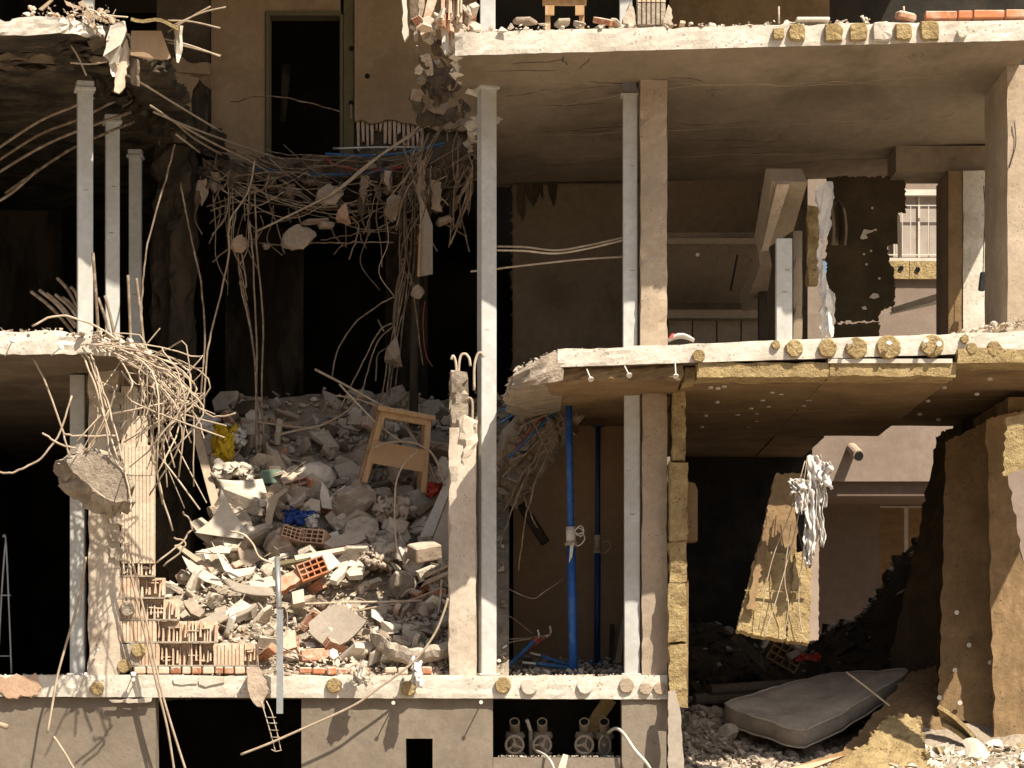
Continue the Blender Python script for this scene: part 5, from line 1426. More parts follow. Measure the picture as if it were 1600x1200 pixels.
def rocky(name, label, cat, pts, mat, th=.12, k=.5, lift=.25, amp=.035, sub=5):
    """stone with an uneven face and broken rim, from its photo outline"""
    cx = sum(p[0] for p in pts) / len(pts); cy = sum(p[1] for p in pts) / len(pts)
    y0 = hy(cy) - lift; sd = R.uniform(0, 50)
    out = []
    for i in range(len(pts)):
        a, b = pts[i], pts[(i + 1) % len(pts)]
        for t in range(sub): out.append((a[0] + (b[0] - a[0]) * t / sub, a[1] + (b[1] - a[1]) * t / sub))
    vs = []; n_ = len(out); fs = []
    lay = [(.0, -.02), (.35, -.02), (.68, -.012), (.93, .0), (1.03, .04), (1.0, th * .6), (.85, th)]
    for l, (q, dy) in enumerate(lay):
        for (a, b) in out:
            px, py = cx + (a - cx) * q, cy + (b - cy) * q
            p = P(px, py, y0 + k * (cy - py) / 160 + dy)
            e = noise.noise_vector(p * 4.5 + Vector((sd, 0, 0))) * amp + noise.noise_vector(p * 13 + Vector((sd, 0, 0))) * amp * .45
            vs.append(p + e * (1 if l < 6 else .4))
    for l in range(len(lay) - 1):
        for i in range(n_):
            j = (i + 1) % n_; fs.append((l * n_ + i, l * n_ + j, (l + 1) * n_ + j, (l + 1) * n_ + i))
    fs.append([(len(lay) - 1) * n_ + i for i in range(n_)])
    return build(name, MB().add(vs, fs), mat, None, label, cat)
big = [((523, 775), (545, 757), (565, 750), (583, 765), (586, 785), (575, 805), (548, 816), (528, 808), (522, 792))]
rocky('stone_slab', 'big rough brown stone slab leaning in the middle of the heap', 'stone slab', big[0], 'rubble_brown', .16, .5, .3, .05)
rocky('slab_fragment', 'flat grey fragment left below the big brown stone slab', 'slab fragment', [(533, 838), (540, 815), (565, 806), (590, 812), (592, 830), (578, 842), (550, 842)], 'rubble_grey', .06, 1., .25, .02)
rocky('slab_fragment', 'flat grey fragment right below the big brown stone slab', 'slab fragment', [(596, 826), (600, 810), (622, 806), (641, 818), (632, 834), (606, 836)], 'rubble_brown', .06, 1., .25, .02)
hplate('plaster_shard', 'tall pointed white shard left of the big brown stone slab', 'plaster shard', [(503, 752), (512, 765), (521, 796), (503, 793), (500, 775)], 'white_board', .03, .3, .3)
hplate('plaster_shard', 'second white shard touching the big brown stone slab', 'plaster shard', [(540, 757), (533, 775), (520, 800), (513, 780), (525, 768)], 'white_board', .02, .4, .28)
hplate('plaster_shard', 'small beige triangular shard left of the white shards', 'plaster shard', [(473, 790), (486, 778), (500, 782), (500, 798), (484, 800)], 'rubble_pale', .04, .6, .25)
# long pale board and its dark side, right
hplate('long_board', 'long pale board leaning beside the broken pillar', 'board', [(656, 838), (676, 838), (706, 758), (706, 742), (697, 748)], 'white_board', .07, .8, .45)
hplate('dark_board', 'dark end panel under the long pale board', 'board', [(677, 840), (706, 766), (708, 870), (690, 880), (674, 862)], 'grey_board', .05, .5, .35)
hplate('slab_fragment', 'dark narrow plank across the chunks left of the long pale board', 'plank', [(648, 800), (652, 794), (676, 782), (680, 787), (655, 806)], 'concrete_dim', .05, .6, .3)
mb = MB().cbox(HP(663, 862, .4), (.28, .2, .15), (.3, -.18, .5), b=.012); build('concrete_post', mb, 'rubble_brown', label='short beige concrete post lying below the long pale board', cat='post')
tray = thing('wooden_tray', 'shallow wooden frame holding stones at the right of the heap', 'tray', HP(685, 905, .25))
for pts in [[(652, 912), (704, 890), (704, 896), (655, 919)], [(652, 912), (655, 919), (664, 908), (662, 900)], [(662, 898), (704, 880), (704, 884), (664, 903)]]:
    v = [P(a, b, hy(900) - .3) for a, b in pts]; build('side', MB().plate(v, .12), 'wood_dusty', tray)
for k in range(7):
    c = HP(668 + k * 5.5, 897 - k * 1.6 + R.uniform(-4, 4), .3); s = R.uniform(.08, .14)
    chunk('stone', 'pale stone lying in the shallow wooden frame', 'stone', 'stones in the wooden frame', 'rock', 'rubble_grey', c, (s, s, s), (R.uniform(0, 3), R.uniform(0, 3), 0))
# plates at the front
hplate('stone_plate', 'smooth grey angular plate standing at the front of the heap', 'plate', [(521, 945), (532, 944), (549, 954), (573, 970), (560, 986), (544, 1001), (528, 1009), (508, 1009), (496, 1000), (485, 990), (482, 973), (500, 958)], 'grey_board', .04, .35, .25)
hplate('grey_sheet', 'grey bent sheet with orange edge at the left front of the heap', 'sheet', [(308, 970), (345, 955), (400, 942), (403, 949), (360, 968), (318, 975)], 'grey_board', .02, None, .15)
hplate('brown_board', 'splintered brown plank at the left edge of the heap', 'plank', [(272, 852), (280, 850), (335, 888), (330, 896)], 'wood_dusty', .04, .5, .3)
hplate('white_sheet', 'long white sheet below the splintered plank', 'sheet', [(284, 868), (300, 878), (345, 905), (348, 917), (320, 908), (296, 892)], 'white_board', .012, .6, .28)
hplate('white_sheet', 'curled white sheet with pointed corner in the sunlit left of the heap', 'sheet', [(330, 845), (345, 868), (365, 890), (400, 885), (393, 897), (362, 904), (350, 890)], 'white_board', .012, .5, .45)
hplate('white_sheet', 'flat white triangle above the curled white sheet', 'sheet', [(305, 862), (345, 852), (362, 856), (358, 864), (330, 864)], 'white_board', .012, None, .5)
hsheet('bent_sheet', 'grey bent sheet running down to the front of the heap', 'sheet', [(345, 903), (425, 918), (430, 930), (362, 922)], 'grey_board', .05, k=1.2, lift=.3)
hsheet('plaster_sheet', 'large white panel with a curved lower edge, upper left of the heap', 'sheet', [(338, 748), (410, 748), (424, 792), (352, 778)], 'white_board', .06, lift=.35)
hplate('cone_sheet', 'pale cone shaped sheet at the left of the heap', 'sheet', [(345, 762), (355, 782), (368, 805), (390, 835), (386, 842), (345, 838), (305, 832), (330, 812), (343, 790)], 'white_board', .014, .25, .5)
hplate('bent_sheet', 'torn beige sheet right of the large white panel', 'sheet', [(418, 780), (445, 763), (450, 766), (436, 778), (428, 800), (424, 822), (414, 815)], 'wood_dusty', .02, .5, .3)
hsheet('curved_board', 'brown curved board standing behind the green tile', 'board', [(414, 690), (434, 702), (457, 745), (414, 742)], 'wood_dusty', .08, lift=.2)
hplate('leaning_board', 'long pale board leaning at the left flank of the heap', 'board', [(298, 668), (311, 668), (345, 792), (332, 797)], 'wood_dusty', .05, .5, .3)
hplate('grey_board', 'grey board leaning beside the yellow cloth', 'board', [(312, 690), (330, 672), (345, 715), (343, 730), (326, 728)], 'grey_board', .04, .6, .25)
hplate('green_tile', 'green glazed tile block behind the white panel', 'tile', [(405, 735), (438, 733), (440, 754), (408, 755)], 'green_tile', .14, .3, .2)
hplate('clay_lump', 'pale clay lump lying on the green tile block', 'clay lump', [(420, 728), (438, 728), (441, 740), (425, 742)], 'clay', .12, .3, .22, .012)
mb = MB().cbox(HP(488, 752, .25), (.10, .14, .10), (.3, -.15, .3), b=.015); build('loose_brick', mb, 'brick_orange', label='short orange brick right of the hollow one near the green tile', cat='brick')
hollow_brick('hollow_brick', HP(460, 755, .3), (.24, .14, .12), (.5, -.3, .25), 'brick_orange', 'orange hollow brick right of the green tile block', 'brick', nx_=3, nz_=2)
hollow_brick('hollow_brick', HP(455, 837, .35), (.21, .18, .11), (-.25, .3, .25), 'rubble_clay', 'dusty hollow brick with dark cells under the blue cloth', 'brick', nx_=5, nz_=3)
hollow_brick('hollow_brick', HP(492, 842, .3), (.24, .2, .13), (-.25, .1, -.3), 'rubble_clay', 'second dusty hollow brick right of the blue cloth', 'brick', nx_=4, nz_=3)
hollow_brick('hollow_brick', HP(488, 890, .45), (.26, .16, .16), (-.15, -.38, .15), 'brick_orange', 'bright orange hollow brick with open cells in the sunlit middle', 'brick', nx_=4, nz_=3)
hplate('brick_slab', 'broken orange brick slab left of the bright hollow brick', 'brick', [(432, 905), (455, 893), (478, 880), (484, 895), (462, 912), (436, 925)], 'brick_orange', .08, .5, .42, .01)
hplate('plaster_block', 'pale plaster block left of the broken orange brick slab', 'plaster block', [(388, 908), (425, 900), (432, 915), (395, 922)], 'rubble_pale', .12, .5, .35, .008)
hplate('white_sheet', 'bright white flat sheet in the middle of the sunlit rubble', 'sheet', [(482, 868), (516, 862), (532, 880), (512, 893), (500, 886)], 'white_board', .012, None, .45)
for i, (pts) in enumerate([[(515, 905), (530, 880), (543, 876), (540, 893), (526, 908)], [(541, 893), (562, 876), (570, 886), (566, 898), (546, 900)]]):
    hplate('plaster_shard', ('left' if i == 0 else 'right') + ' one of two bright pale fragments right of the white sheet', 'plaster shard', pts, 'rubble_pale', .05, None, .35, .008)
hplate('ribbed_fragment', 'long pale ribbed fragment above the sunlit sheet', 'fragment', [(506, 848), (520, 838), (572, 828), (582, 836), (560, 848), (520, 856)], 'rubble_pale', .06, None, .35, .008)
hplate('thin_plank', 'thin pale plank across the sunlit top of the rubble', 'plank', [(460, 868), (575, 848), (575, 853), (462, 875)], 'wood_dusty', .03, None, .4)
hplate('thin_plank', 'thin greenish plank lying below the ribbed fragment', 'plank', [(430, 878), (520, 862), (522, 866), (432, 884)], 'frame_green', .03, None, .38)
hplate('white_block', 'small white cut block in the sunlit front of the heap', 'block', [(456, 925), (474, 920), (476, 940), (458, 944)], 'white_board', .1, .4, .35)
hplate('slab_fragment', 'brown grey slab fragment at the left front by the clay blocks', 'slab fragment', [(286, 940), (300, 934), (320, 955), (312, 964), (298, 958)], 'rubble_brown', .08, .6, .3, .006)
# crumpled cloths and bags
def cloth(name, label, cat, px, py, w, h, d, mat, sd, lift=.25, th=.006):
    c = HP(px, py, lift); s = U(1, c.y)
    rows = []
    nu_, nv_ = 16, 14
    for i in range(nv_ + 1):
        row = []
        for j in range(nu_ + 1):
            u, v = j / nu_ - .5, i / nv_ - .5
            rr = 1 + .35 * nz(math.atan2(v, u) * 1.5, sd)
            p = c + Vector((u * w * s * rr, v * .6 * h * s - .10 * math.cos(u * 3) * math.cos(v * 3), v * h * s * rr))
            row.append(p + noise.noise_vector(Vector((j * .42, i * .42, sd))) * d + noise.noise_vector(Vector((j * 1.1, i * 1.1, sd + 9))) * d * .4)
        rows.append(row)
    return build(name, MB().sheet(rows, th), mat, None, label, cat, smooth=True)
cloth('blue_cloth', 'crumpled bright blue cloth on the heap', 'cloth', 466, 809, 46, 26, .06, 'blue_cloth', 1.1, .35)
cloth('white_cloth', 'small white cloth beside the blue cloth', 'cloth', 487, 815, 18, 20, .03, 'white_cloth', 2.2, .36)
cloth('yellow_cloth', 'yellow cloth hanging over the upper left of the heap', 'cloth', 349, 693, 32, 62, .06, 'yellow_cloth', 3.3, .35)
cloth('foam_piece', 'white torn foam right of the yellow cloth', 'foam', 371, 683, 28, 30, .05, 'white_cloth', 4.4, .35, .03)
cloth('white_sack', 'pale sack lying above the large white panel', 'sack', 365, 735, 66, 26, .06, 'white_board', 5.5, .3, .03)
cloth('white_pillow', 'pale pillow at the top left of the heap behind the bars', 'pillow', 318, 662, 44, 26, .03, 'white_cloth', 5.9, .3, .05)
cloth('plastic_bag', 'dusty translucent plastic bag full of folds right of the sunlit rubble', 'bag', 606, 853, 66, 40, .07, 'clear_plastic', 6.6, .35)
cloth('plastic_bag', 'second dusty plastic bag above the first, below the stool', 'bag', 612, 795, 48, 34, .07, 'rubble_brown', 7.7, .35, .03)
cloth('red_bundle', 'dark red bundle beside the long pale board', 'cloth', 679, 765, 22, 20, .04, 'red_paint', 8.8, .4, .02)
cloth('white_scrap', 'grey plastic scrap hanging over the slab edge below the heap', 'plastic', 564, 1050, 22, 36, .04, 'clear_plastic', 9.9, .36)
cloth('white_scrap', 'white rag hanging over the slab edge left of the broken pillar', 'cloth', 652, 1052, 14, 42, .03, 'white_cloth', 11.1, .36)
cloth('dusty_blanket', 'dusty brown blanket fold near the right middle of the heap', 'cloth', 588, 876, 46, 26, .06, 'rubble_brown', 12.2, .3, .02)
hplate('white_batten', 'white batten sticking out over the slab edge below the heap', 'batten', [(547, 1027), (551, 1025), (577, 1075), (573, 1077)], 'white_board', .02, .1, .35)
# curved fallen beam
cb = [(578, 988), (590, 1000), (608, 1011), (630, 1019), (652, 1022), (676, 1018), (702, 1010)]
ctr_ = smooth_path([P(a, b, hy(min(b + 12, 1040)) - .12) for a, b in cb], 6)
vs = []; fs = []; n_ = 10
for i, c in enumerate(ctr_):
    for j in range(n_):
        a = 2 * math.pi * j / n_
        w = Vector((0, -math.cos(a) * .11, math.sin(a) * (.075 if math.sin(a) > 0 else .10)))
        if math.sin(a) > .55: w.z = .05
        v = c + w; vs.append(v + noise.noise_vector(v * 7) * .035 + noise.noise_vector(v * 21) * .015)
for i in range(len(ctr_) - 1):
    for j in range(n_): fs.append((i * n_ + j, i * n_ + (j + 1) % n_, (i + 1) * n_ + (j + 1) % n_, (i + 1) * n_ + j))
fs.append(list(range(n_))); fs.append([(len(ctr_) - 1) * n_ + j for j in range(n_)])
build('curved_beam', MB().add(vs, fs), 'rubble_grey', label='curved grey broken beam lying at the right foot of the heap', cat='beam')

# wooden stool frame standing on the heap
so = HP(612, 762, .3)
sto = thing('wooden_stool', 'pale wooden stool frame standing tilted on the heap', 'stool', so)
rm = Euler((.10, .16, .18)).to_matrix()
S_ = 1 / (FPX / (DIST + so.y))
W_, D_, H_ = 86 * S_, 52 * S_, 118 * S_
def sp(x, y, z): return so + rm @ Vector((x, y, z))
def sbox(name, c, d, mat, rr=None):
    r3 = rm @ (Euler(rr).to_matrix() if rr else Matrix.Identity(3))
    return build(name, MB().cbox(sp(*c), d, r3, b=.006), mat, sto)
sbox('seat', (0, 0, H_), (W_ * 1.06, D_ * 1.1, .05), 'wood')
for sx in (-1, 1):
    for sy in (-1, 1):
        sbox('leg', (sx * W_ * .48, sy * D_ * .42, H_ * .5), (.062, .05, H_), 'wood', (sy * .06, sx * -.10, 0))
    sbox('side_rail', (sx * W_ * .50, 0, H_ * .42), (.025, D_ * .95, .05), 'wood')
    sbox('top_rail', (sx * W_ * .42, 0, H_ * .93), (.03, D_ * .85, .07), 'wood')
sbox('front_panel', (-.01, -D_ * .50, H_ * .42), (W_ * 1.02, .018, H_ * .30), 'fibreboard', (0, 0, 0))
sbox('top_rail', (0, -D_ * .40, H_ * .93), (W_ * .86, .03, .07), 'wood')
sbox('top_rail', (0, D_ * .40, H_ * .93), (W_ * .86, .03, .07), 'wood')
sbox('back_rail', (0, D_ * .45, H_ * .35), (W_ * .98, .025, .06), 'wood')

# galvanised post hanging down in front, with couplings
gp = thing('galvanised_post', 'galvanised steel post hanging down in front of the heap and slab', 'post', P(437, 1115, .95))
build('tube', MB().tube([P(433, 872, 1.25), P(436, 950, 1.0)], U(4.5, 1), 12), 'galvanised', gp, smooth=True)
pst = MB()
pst.bbox(X(432, .95), X(442, .95), .95, .962, Z(1115, .95), Z(952, .95)); pst.bbox(X(432, .95), X(433.2, .95), .962, .99, Z(1115, .95), Z(952, .95)); pst.bbox(X(440.8, .95), X(442, .95), .962, .99, Z(1115, .95), Z(952, .95))
build('channel', pst, 'galvanised', gp)
rod('wire_tie', [(408, 985), (420, 995), (446, 993), (449, 962), (446, 950)], 1.0, 1.6, 'rebar_pale', gp)
# lump of plaster hanging over the slab edge and the wire ladder under it
hg = thing('hanging_lump', 'broken plaster lump hanging over the slab edge left of the galvanised post', 'plaster lump', P(400, 1105, 1.0))
build('lump', MB().plate([P(386, 1048, 1.02), P(403, 1042, 1.02), P(414, 1062, 1.0), P(417, 1085, .98), P(410, 1104, .98), P(396, 1098, .98), P(387, 1075, 1.)], .12, jag=.02, seg=.04), 'rubble_brown', hg)
for pts in [[(408, 1095), (416, 1122), (424, 1150), (430, 1173)], [(416, 1095), (425, 1115), (433, 1145), (439, 1173)], [(424, 1171), (431, 1174), (440, 1172)]]: rod('tie_wire', pts, .98, 1.6, 'rebar_pale', hg)
for q in (1121, 1130, 1141, 1152): rod('tie_wire', [(415 + (q - 1121) * .25, q), (431 + (q - 1121) * .2, q)], .97, 1.3, 'rebar_pale', hg)

# ------------------------------------------------------------------ collapsed, hanging floor beside the blue prop
hs = thing('collapsed_floor', 'rubble laden piece of floor hanging in a curve left of the bright blue prop', 'collapsed floor', P(800, 790, 4.))
def hang(u, v):
    """u along the fall (0 top right, 1 bottom left), v across"""
    px = 905 - 75 * u - 50 * u * u + (v - .5) * 60; py = 612 + 80 * u + 105 * u * u + (v - .5) * 70 * (1 - .3 * u) - 20
    return P(px, py, 2.6 + .9 * u + (v - .5) * .4)
rows = [[hang(i / 12, j / 8) + noise.noise_vector(Vector((i * .8, j * .8, 3))) * .05 for j in range(9)] for i in range(13)]
build('slab_sheet', MB().sheet(rows, .12), 'concrete_rough', hs)
for k in range(90):
    u, v = R.random(), R.random(); c = hang(u, v) + Vector((0, -.06, 0)); s = R.uniform(.06, .22)
    chunk('chunk', '', '', None, R.choice(['boulder', 'frag', 'shard']), R.choice(['rubble_grey', 'rubble_brown', 'rubble_brown']), c, (s, s, s * .8), (R.uniform(0, 3), R.uniform(0, 3), R.uniform(0, 3)), parent=hs)
for pts, mt_, r in [([(782, 660), (805, 645), (830, 628), (850, 612)], 'blue_plastic', 5), ([(795, 715), (820, 690), (850, 660), (885, 630)], 'blue_plastic', 5), ([(800, 708), (840, 660), (872, 628)], 'red_plastic', 3), ([(782, 640), (810, 632), (840, 625)], 'blue_plastic', 3)]:
    rod('conduit', pts, 2.55, r, mt_, hs)
for pts in [[(802, 590), (815, 620), (838, 670), (860, 712)], [(828, 560), (840, 600), (858, 660)], [(866, 600), (873, 640), (885, 665)], [(900, 622), (902, 645), (880, 665), (840, 720), (815, 760), (795, 810), (782, 850)],
            [(890, 640), (850, 690), (825, 740), (805, 790)], [(885, 660), (860, 700), (835, 760), (818, 830), (810, 890)], [(782, 618), (820, 614), (850, 610)], [(782, 628), (830, 616), (845, 612)],
            [(818, 775), (828, 800), (838, 825)], [(800, 690), (825, 660), (880, 640)], [(785, 745), (830, 700), (870, 660)], [(788, 800), (815, 745), (850, 700)]]:
    rod('rebar', [(a, b) for a, b in pts], 2.4, 2.6, 'rebar', hs, wob=.02)
# debris lying in the lower room floor and on slab edges
def place_box(x0, x1, y0, y1, zf):
    def f():
        x = R.uniform(x0, x1); y = R.uniform(y0, y1); return Vector((x, y, zf(x, y))), 0.
    return f
scatter('fine_rubble', 'gravel on the floor between the props and the wall', 420, place_box(X(783, 2), X(975, 2), 1.9, 3.95, lambda x, y: zC1 + .03 + .10 * (y - 1.9) * R.random()), (.04, .15), [('rock', 3), ('grit', 2)], [('rubble_brown', 3), ('rubble_grey', 2)])
scatter('fine_rubble', 'crumbs along the edge of the top slab', 420, place_box(-.42, 3.2, .0, .4, lambda x, y: zA1(x) + R.random() ** 2 * .05), (.02, .12), [('grit', 3), ('rock', 2), ('shard', 3)], [('rubble_pale', 6), ('rubble_clay', 2), ('white_board', 2)])
scatter('fine_rubble', 'crumbs along the left part of the middle slab edge', 260, place_box(.02, 1.2, .02, .4, lambda x, y: min(zB1(x), 4.62 + .44 * min(max(x, 0), .38) + .02) + R.random() * .02), (.015, .06), [('grit', 3), ('rock', 2), ('shard', 3)], [('rubble_pale', 6), ('white_board', 2)])
scatter('fine_rubble', 'crumbs along the right part of the middle slab edge', 260, place_box(3.85, 4.6, .0, .6, lambda x, y: zB1(x) + .14 * max(0, x - 3.85) + R.random() * .02), (.02, .10), [('grit', 3), ('rock', 2), ('shard', 3), ('stick', 1)], [('rubble_pale', 5), ('wood_dusty', 1), ('rubble_brown', 2)])
scatter('fine_rubble', 'crumbs and splinters piled on the middle left slab', 900, place_box(-4.75, -3.2, -.02, .9, lambda x, y: zE0(x) + .17 - .05 * max(0, min(1, (x + 4) * 2)) + R.random() ** 2 * .07), (.02, .11), [('grit', 3), ('rock', 2), ('shard', 4), ('stick', 2)], [('rubble_pale', 7), ('rubble_clay', 2), ('rubble_brown', 2)])
scatter('fine_rubble', 'splinters and crumbs on the upper left slab', 420, place_box(-4.75, -3.5, -.05, .7, lambda x, y: zD0(x) + .14 + (.12 if x > -4.3 else 0) * R.random()), (.02, .12), [('grit', 3), ('shard', 4), ('stick', 3), ('rock', 1)], [('rubble_pale', 4), ('rubble_clay', 3), ('wood_dusty', 2)])
scatter('fine_rubble', 'grit on the sill under the valves', 120, place_box(X(775, 1.4), X(968, 1.4), 1.25, 1.6, lambda x, y: Z(1183, 1.215) + .005), (.015, .05), [('grit', 2), ('rock', 1)], [('rubble_pale', 1)])
scatter('fine_rubble', 'crumbs along the edge of the lowest slab', 420, place_box(X(-10, 1.2), XP - .02, 1.16, 1.4, lambda x, y: zC1 + .005), (.012, .05), [('grit', 2), ('shard', 1)], [('rubble_pale', 3), ('rubble_clay', 1)])
# larger pieces on the top slab edge
for (px, py, s, kind, mat, lab) in [(820, 33, .22, 'frag', 'rubble_brown', 'brown slab piece at the left of the top slab edge'), (850, 38, .16, 'shard', 'white_board', 'white shard left of the wooden trestle legs'), (878, 36, .18, 'frag', 'rubble_pale', 'pale fragment between the wooden trestle legs'),
                                    (905, 37, .14, 'rock', 'rubble_grey', 'grey lump right of the wooden trestle'), (945, 34, .2, 'brick', 'brick_orange', 'orange brick piece left of the clay block pier'), (958, 36, .2, 'frag', 'rubble_pale', 'pale fragment against the orange brick piece on the top slab'), (1066, 38, .1, 'brick', 'clay', 'small clay piece right of the clay block pier')]:
    y = .15; chunk('rubble_piece', lab, 'rubble piece', None, kind, mat, P(px, py, y), (s, s, s * .9), (R.uniform(-.3, .3), R.uniform(-.3, .3), R.uniform(0, 3)))
# broken clay blocks and plaster at the fractured left end of the top slab
fe = thing('broken_corner', 'cluster of broken clay blocks and mortar at the fractured left end of the top slab', 'rubble', P(690, 60, .4))
for k in range(46):
    px, py = R.uniform(655, 745), R.uniform(15, 62); s = R.uniform(.06, .2)
    if px < 690 and py < 20: continue
    chunk('chunk', '', '', None, R.choice(['rock', 'frag', 'shard', 'brick']), R.choice(['clay', 'brick_orange', 'rubble_pale', 'rubble_pale', 'rubble_clay']), P(px, py, R.uniform(.1, .7)), (s, s, s), (R.uniform(0, 3), R.uniform(0, 3), R.uniform(0, 3)), parent=fe)
build('clay_block', fins(X(688, .2), X(722, .2), Z(30, .2), Z(-30, .2), .2, 9, .14), 'clay', fe)
for pts, mt_ in [([(668, 0), (683, 0), (676, 32), (664, 48), (660, 44)], 'clay'), ([(655, -20), (668, -20), (652, 64), (647, 62)], 'rubble_brown'), ([(629, -10), (633, -10), (638, 55), (632, 64), (628, 50)], 'white_board'), ([(640, -20), (658, -20), (650, 50), (640, 45)], 'concrete_dim'), ([(690, 40), (700, 40), (702, 80), (696, 86), (690, 70)], 'white_board')]:
    build('hanging_strip', MB().plate([P(a, b, .35) for a, b in pts], .05, jag=.01), mt_, fe)
for k in range(60):
    t = R.random(); px = 655 + 70 * t + R.uniform(-14, 14); py = R.uniform(70, 190) if px > 650 else R.uniform(80, 150)
    yy = .6 + 3.6 * (py - 70) / 120 + R.uniform(-.2, .2); s = R.uniform(.08, .28)
    chunk('chunk', '', '', None, R.choice(['boulder', 'shard', 'shard']), R.choice(['concrete_dim', 'rubble_brown', 'concrete_dim', 'concrete_dim']), P(px, py, yy), (s, s, s), (R.uniform(0, 3), R.uniform(0, 3), R.uniform(0, 3)), parent=fe)
# torn lining and board pieces dangling off the upper left slab
dg = thing('dangling_boards', 'torn boards and pale lining dangling off the end of the upper left slab', 'boards', P(230, 130, .3))
rows = [[P(205 + 75 * u, 27 + 12 * u * u + 3 * math.sin(u * 8), .1 + .5 * v) for u in [i / 8 for i in range(9)]] for v in (0, .5, 1)]
build('top_board', MB().sheet(rows, .03), 'wool', dg)
build('flap', MB().plate([P(205, 48, .25), P(252, 48, .25), P(267, 90, .28), P(262, 93, .28), P(228, 92, .27), P(204, 86, .25)], .015), 'plaster_door', dg)
for pts, mt_ in [([(172, 40), (192, 32), (198, 50), (188, 70), (184, 100), (172, 106), (168, 80), (161, 88)], 'white_board'), ([(186, 90), (198, 60), (204, 80), (192, 140), (186, 146), (178, 142)], 'clay'), ([(272, 42), (281, 40), (280, 85), (276, 97), (273, 80)], 'white_board'),
                 ([(203, 92), (214, 92), (214, 134), (204, 130)], 'concrete_dim'), ([(170, 100), (180, 96), (190, 118), (176, 120)], 'clear_plastic')]:
    build('strip', MB().plate([P(a, b, .3 + R.uniform(-.06, .06)) for a, b in pts], .03, jag=.01, seg=.04), mt_, dg)
for k in range(70):
    px = R.uniform(150, 290); py = 95 + (px - 150) * .75 + R.gauss(0, 22); s = R.uniform(.08, .34)
    chunk('chunk', '', '', None, R.choice(['shard', 'frag', 'rock']), R.choice(['charred_shade', 'charred_shade', 'concrete_dim']), P(px, py, 1.4 + (px - 150) / 140 * 3.2), (s, s, s), (R.uniform(0, 3), R.uniform(0, 3), R.uniform(0, 3)), parent=dg)
for k in range(40):
    px = R.uniform(0, 165); py = 56 + R.random() * 60; s = R.uniform(.1, .4); yy = .1 + (py - 56) / 60 * 1.2
    chunk('peeling_plaster', '', '', None, 'shard', R.choice(['charred_shade', 'concrete_dim']), P(px, py - 2, yy), (s * 1.5, s, s * .6), (R.gauss(0, .2), R.gauss(0, .2), R.uniform(0, 3)), parent=slabD)
# splinters on slab D
for pts in [[(60, 14), (80, -2), (83, 0), (66, 16)], [(100, 0), (118, 8), (135, 12), (133, 17), (104, 8)], [(135, 15), (168, 32), (170, 36), (150, 30)], [(122, 4), (130, 0), (150, 40), (158, 58), (148, 50)]]:
    build('splintered_board', MB().plate([P(a, b, .1) for a, b in pts], .03), 'wood_dusty', slabD)
# torn layers of wall at the left of the doorway
tl = thing('torn_wall_layer', 'peeled dark wall layers hanging left of the upper doorway', 'wall layer', P(290, 240, 5.9))
for pts, mt_ in [([(240, 98), (262, 96), (268, 140), (262, 190), (245, 180)], 'charred_shade'), ([(270, 90), (330, 100), (330, 140), (312, 122), (300, 150), (296, 190), (284, 240), (270, 200)], 'plaster_door'), ([(278, 180), (300, 150), (312, 128), (326, 150), (318, 210), (290, 235)], 'charred_shade'), ([(318, 210), (345, 200), (360, 255), (300, 258)], 'charred_shade')]:
    build('layer', MB().plate([P(a, b, 5.95 + R.uniform(-.1, .1)) for a, b in pts], .05, jag=.03), mt_, tl)
# ------------------------------------------------------------------ reinforcing bars, wires and conduits
# bars fanning out in the dark left bay, under the upper left slab
for pts in [[(-20, 243), (60, 190), (118, 165), (200, 128)], [(-20, 262), (60, 211), (120, 187), (195, 150)], [(-20, 280), (60, 232), (120, 205), (205, 175)], [(8, 302), (60, 266), (120, 228), (210, 190)], [(-20, 325), (20, 300), (60, 264)]]:
    rod('rebar', pts, 2.2, 4.6, 'rebar', slabD)
for pts in [[(262, 50), (300, 26), (329, 10)], [(270, 40), (315, 20), (353, 11)], [(262, 32), (300, 34), (344, 44)], [(255, 60), (300, 72), (344, 88)], [(262, 66), (305, 76), (345, 87)], [(140, 15), (170, 24), (200, 27)], [(110, 98), (140, 100), (168, 96)], [(100, 55), (120, 85), (135, 118)]]:
    rod('rebar', pts, .4, 2.8, 'rebar_pale', slabD)
for pts, y in [([(190, 112, 1.), (230, 135, 1.6), (270, 160, 2.4), (346, 206, 4.)], 2), ([(235, 165, 1.5), (272, 190, 2.5), (300, 214, 3.2), (346, 242, 4.2)], 3), ([(255, 180, 2.), (330, 222, 3.5), (400, 257, 5.), (470, 300, 5.3)], 3), ([(240, 175, 2), (300, 200, 3), (400, 236, 5), (440, 248, 5.2)], 3), ([(275, 210, 2.5), (312, 238, 3)], 3)]:
    rod('rebar', pts, y, 3.2, 'rebar_pale', slabD)
for pts, y in [([(273, 225), (262, 270), (244, 330), (228, 395), (223, 450), (221, 490), (226, 545)], 2.4), ([(282, 285), (290, 330), (303, 390), (315, 450), (320, 530), (315, 600), (312, 645)], 3.2), ([(398, 250), (388, 300), (360, 345), (357, 400), (345, 460), (330, 520), (322, 570), (318, 640)], 3.2),
               ([(372, 395), (375, 430), (384, 470), (395, 540), (403, 640), (408, 735)], 4.2), ([(378, 398), (385, 450), (375, 440), (388, 500), (398, 560), (400, 640), (402, 712)], 4.2), ([(390, 345), (396, 420), (401, 560), (399, 700)], 4.3), ([(398, 300), (402, 400), (411, 500), (409, 640), (420, 762)], 4.3), ([(360, 300), (358, 330), (355, 370)], 4.3)]:
    rod('rebar', pts, y, 3.0, 'rebar', slabF, wob=.01)
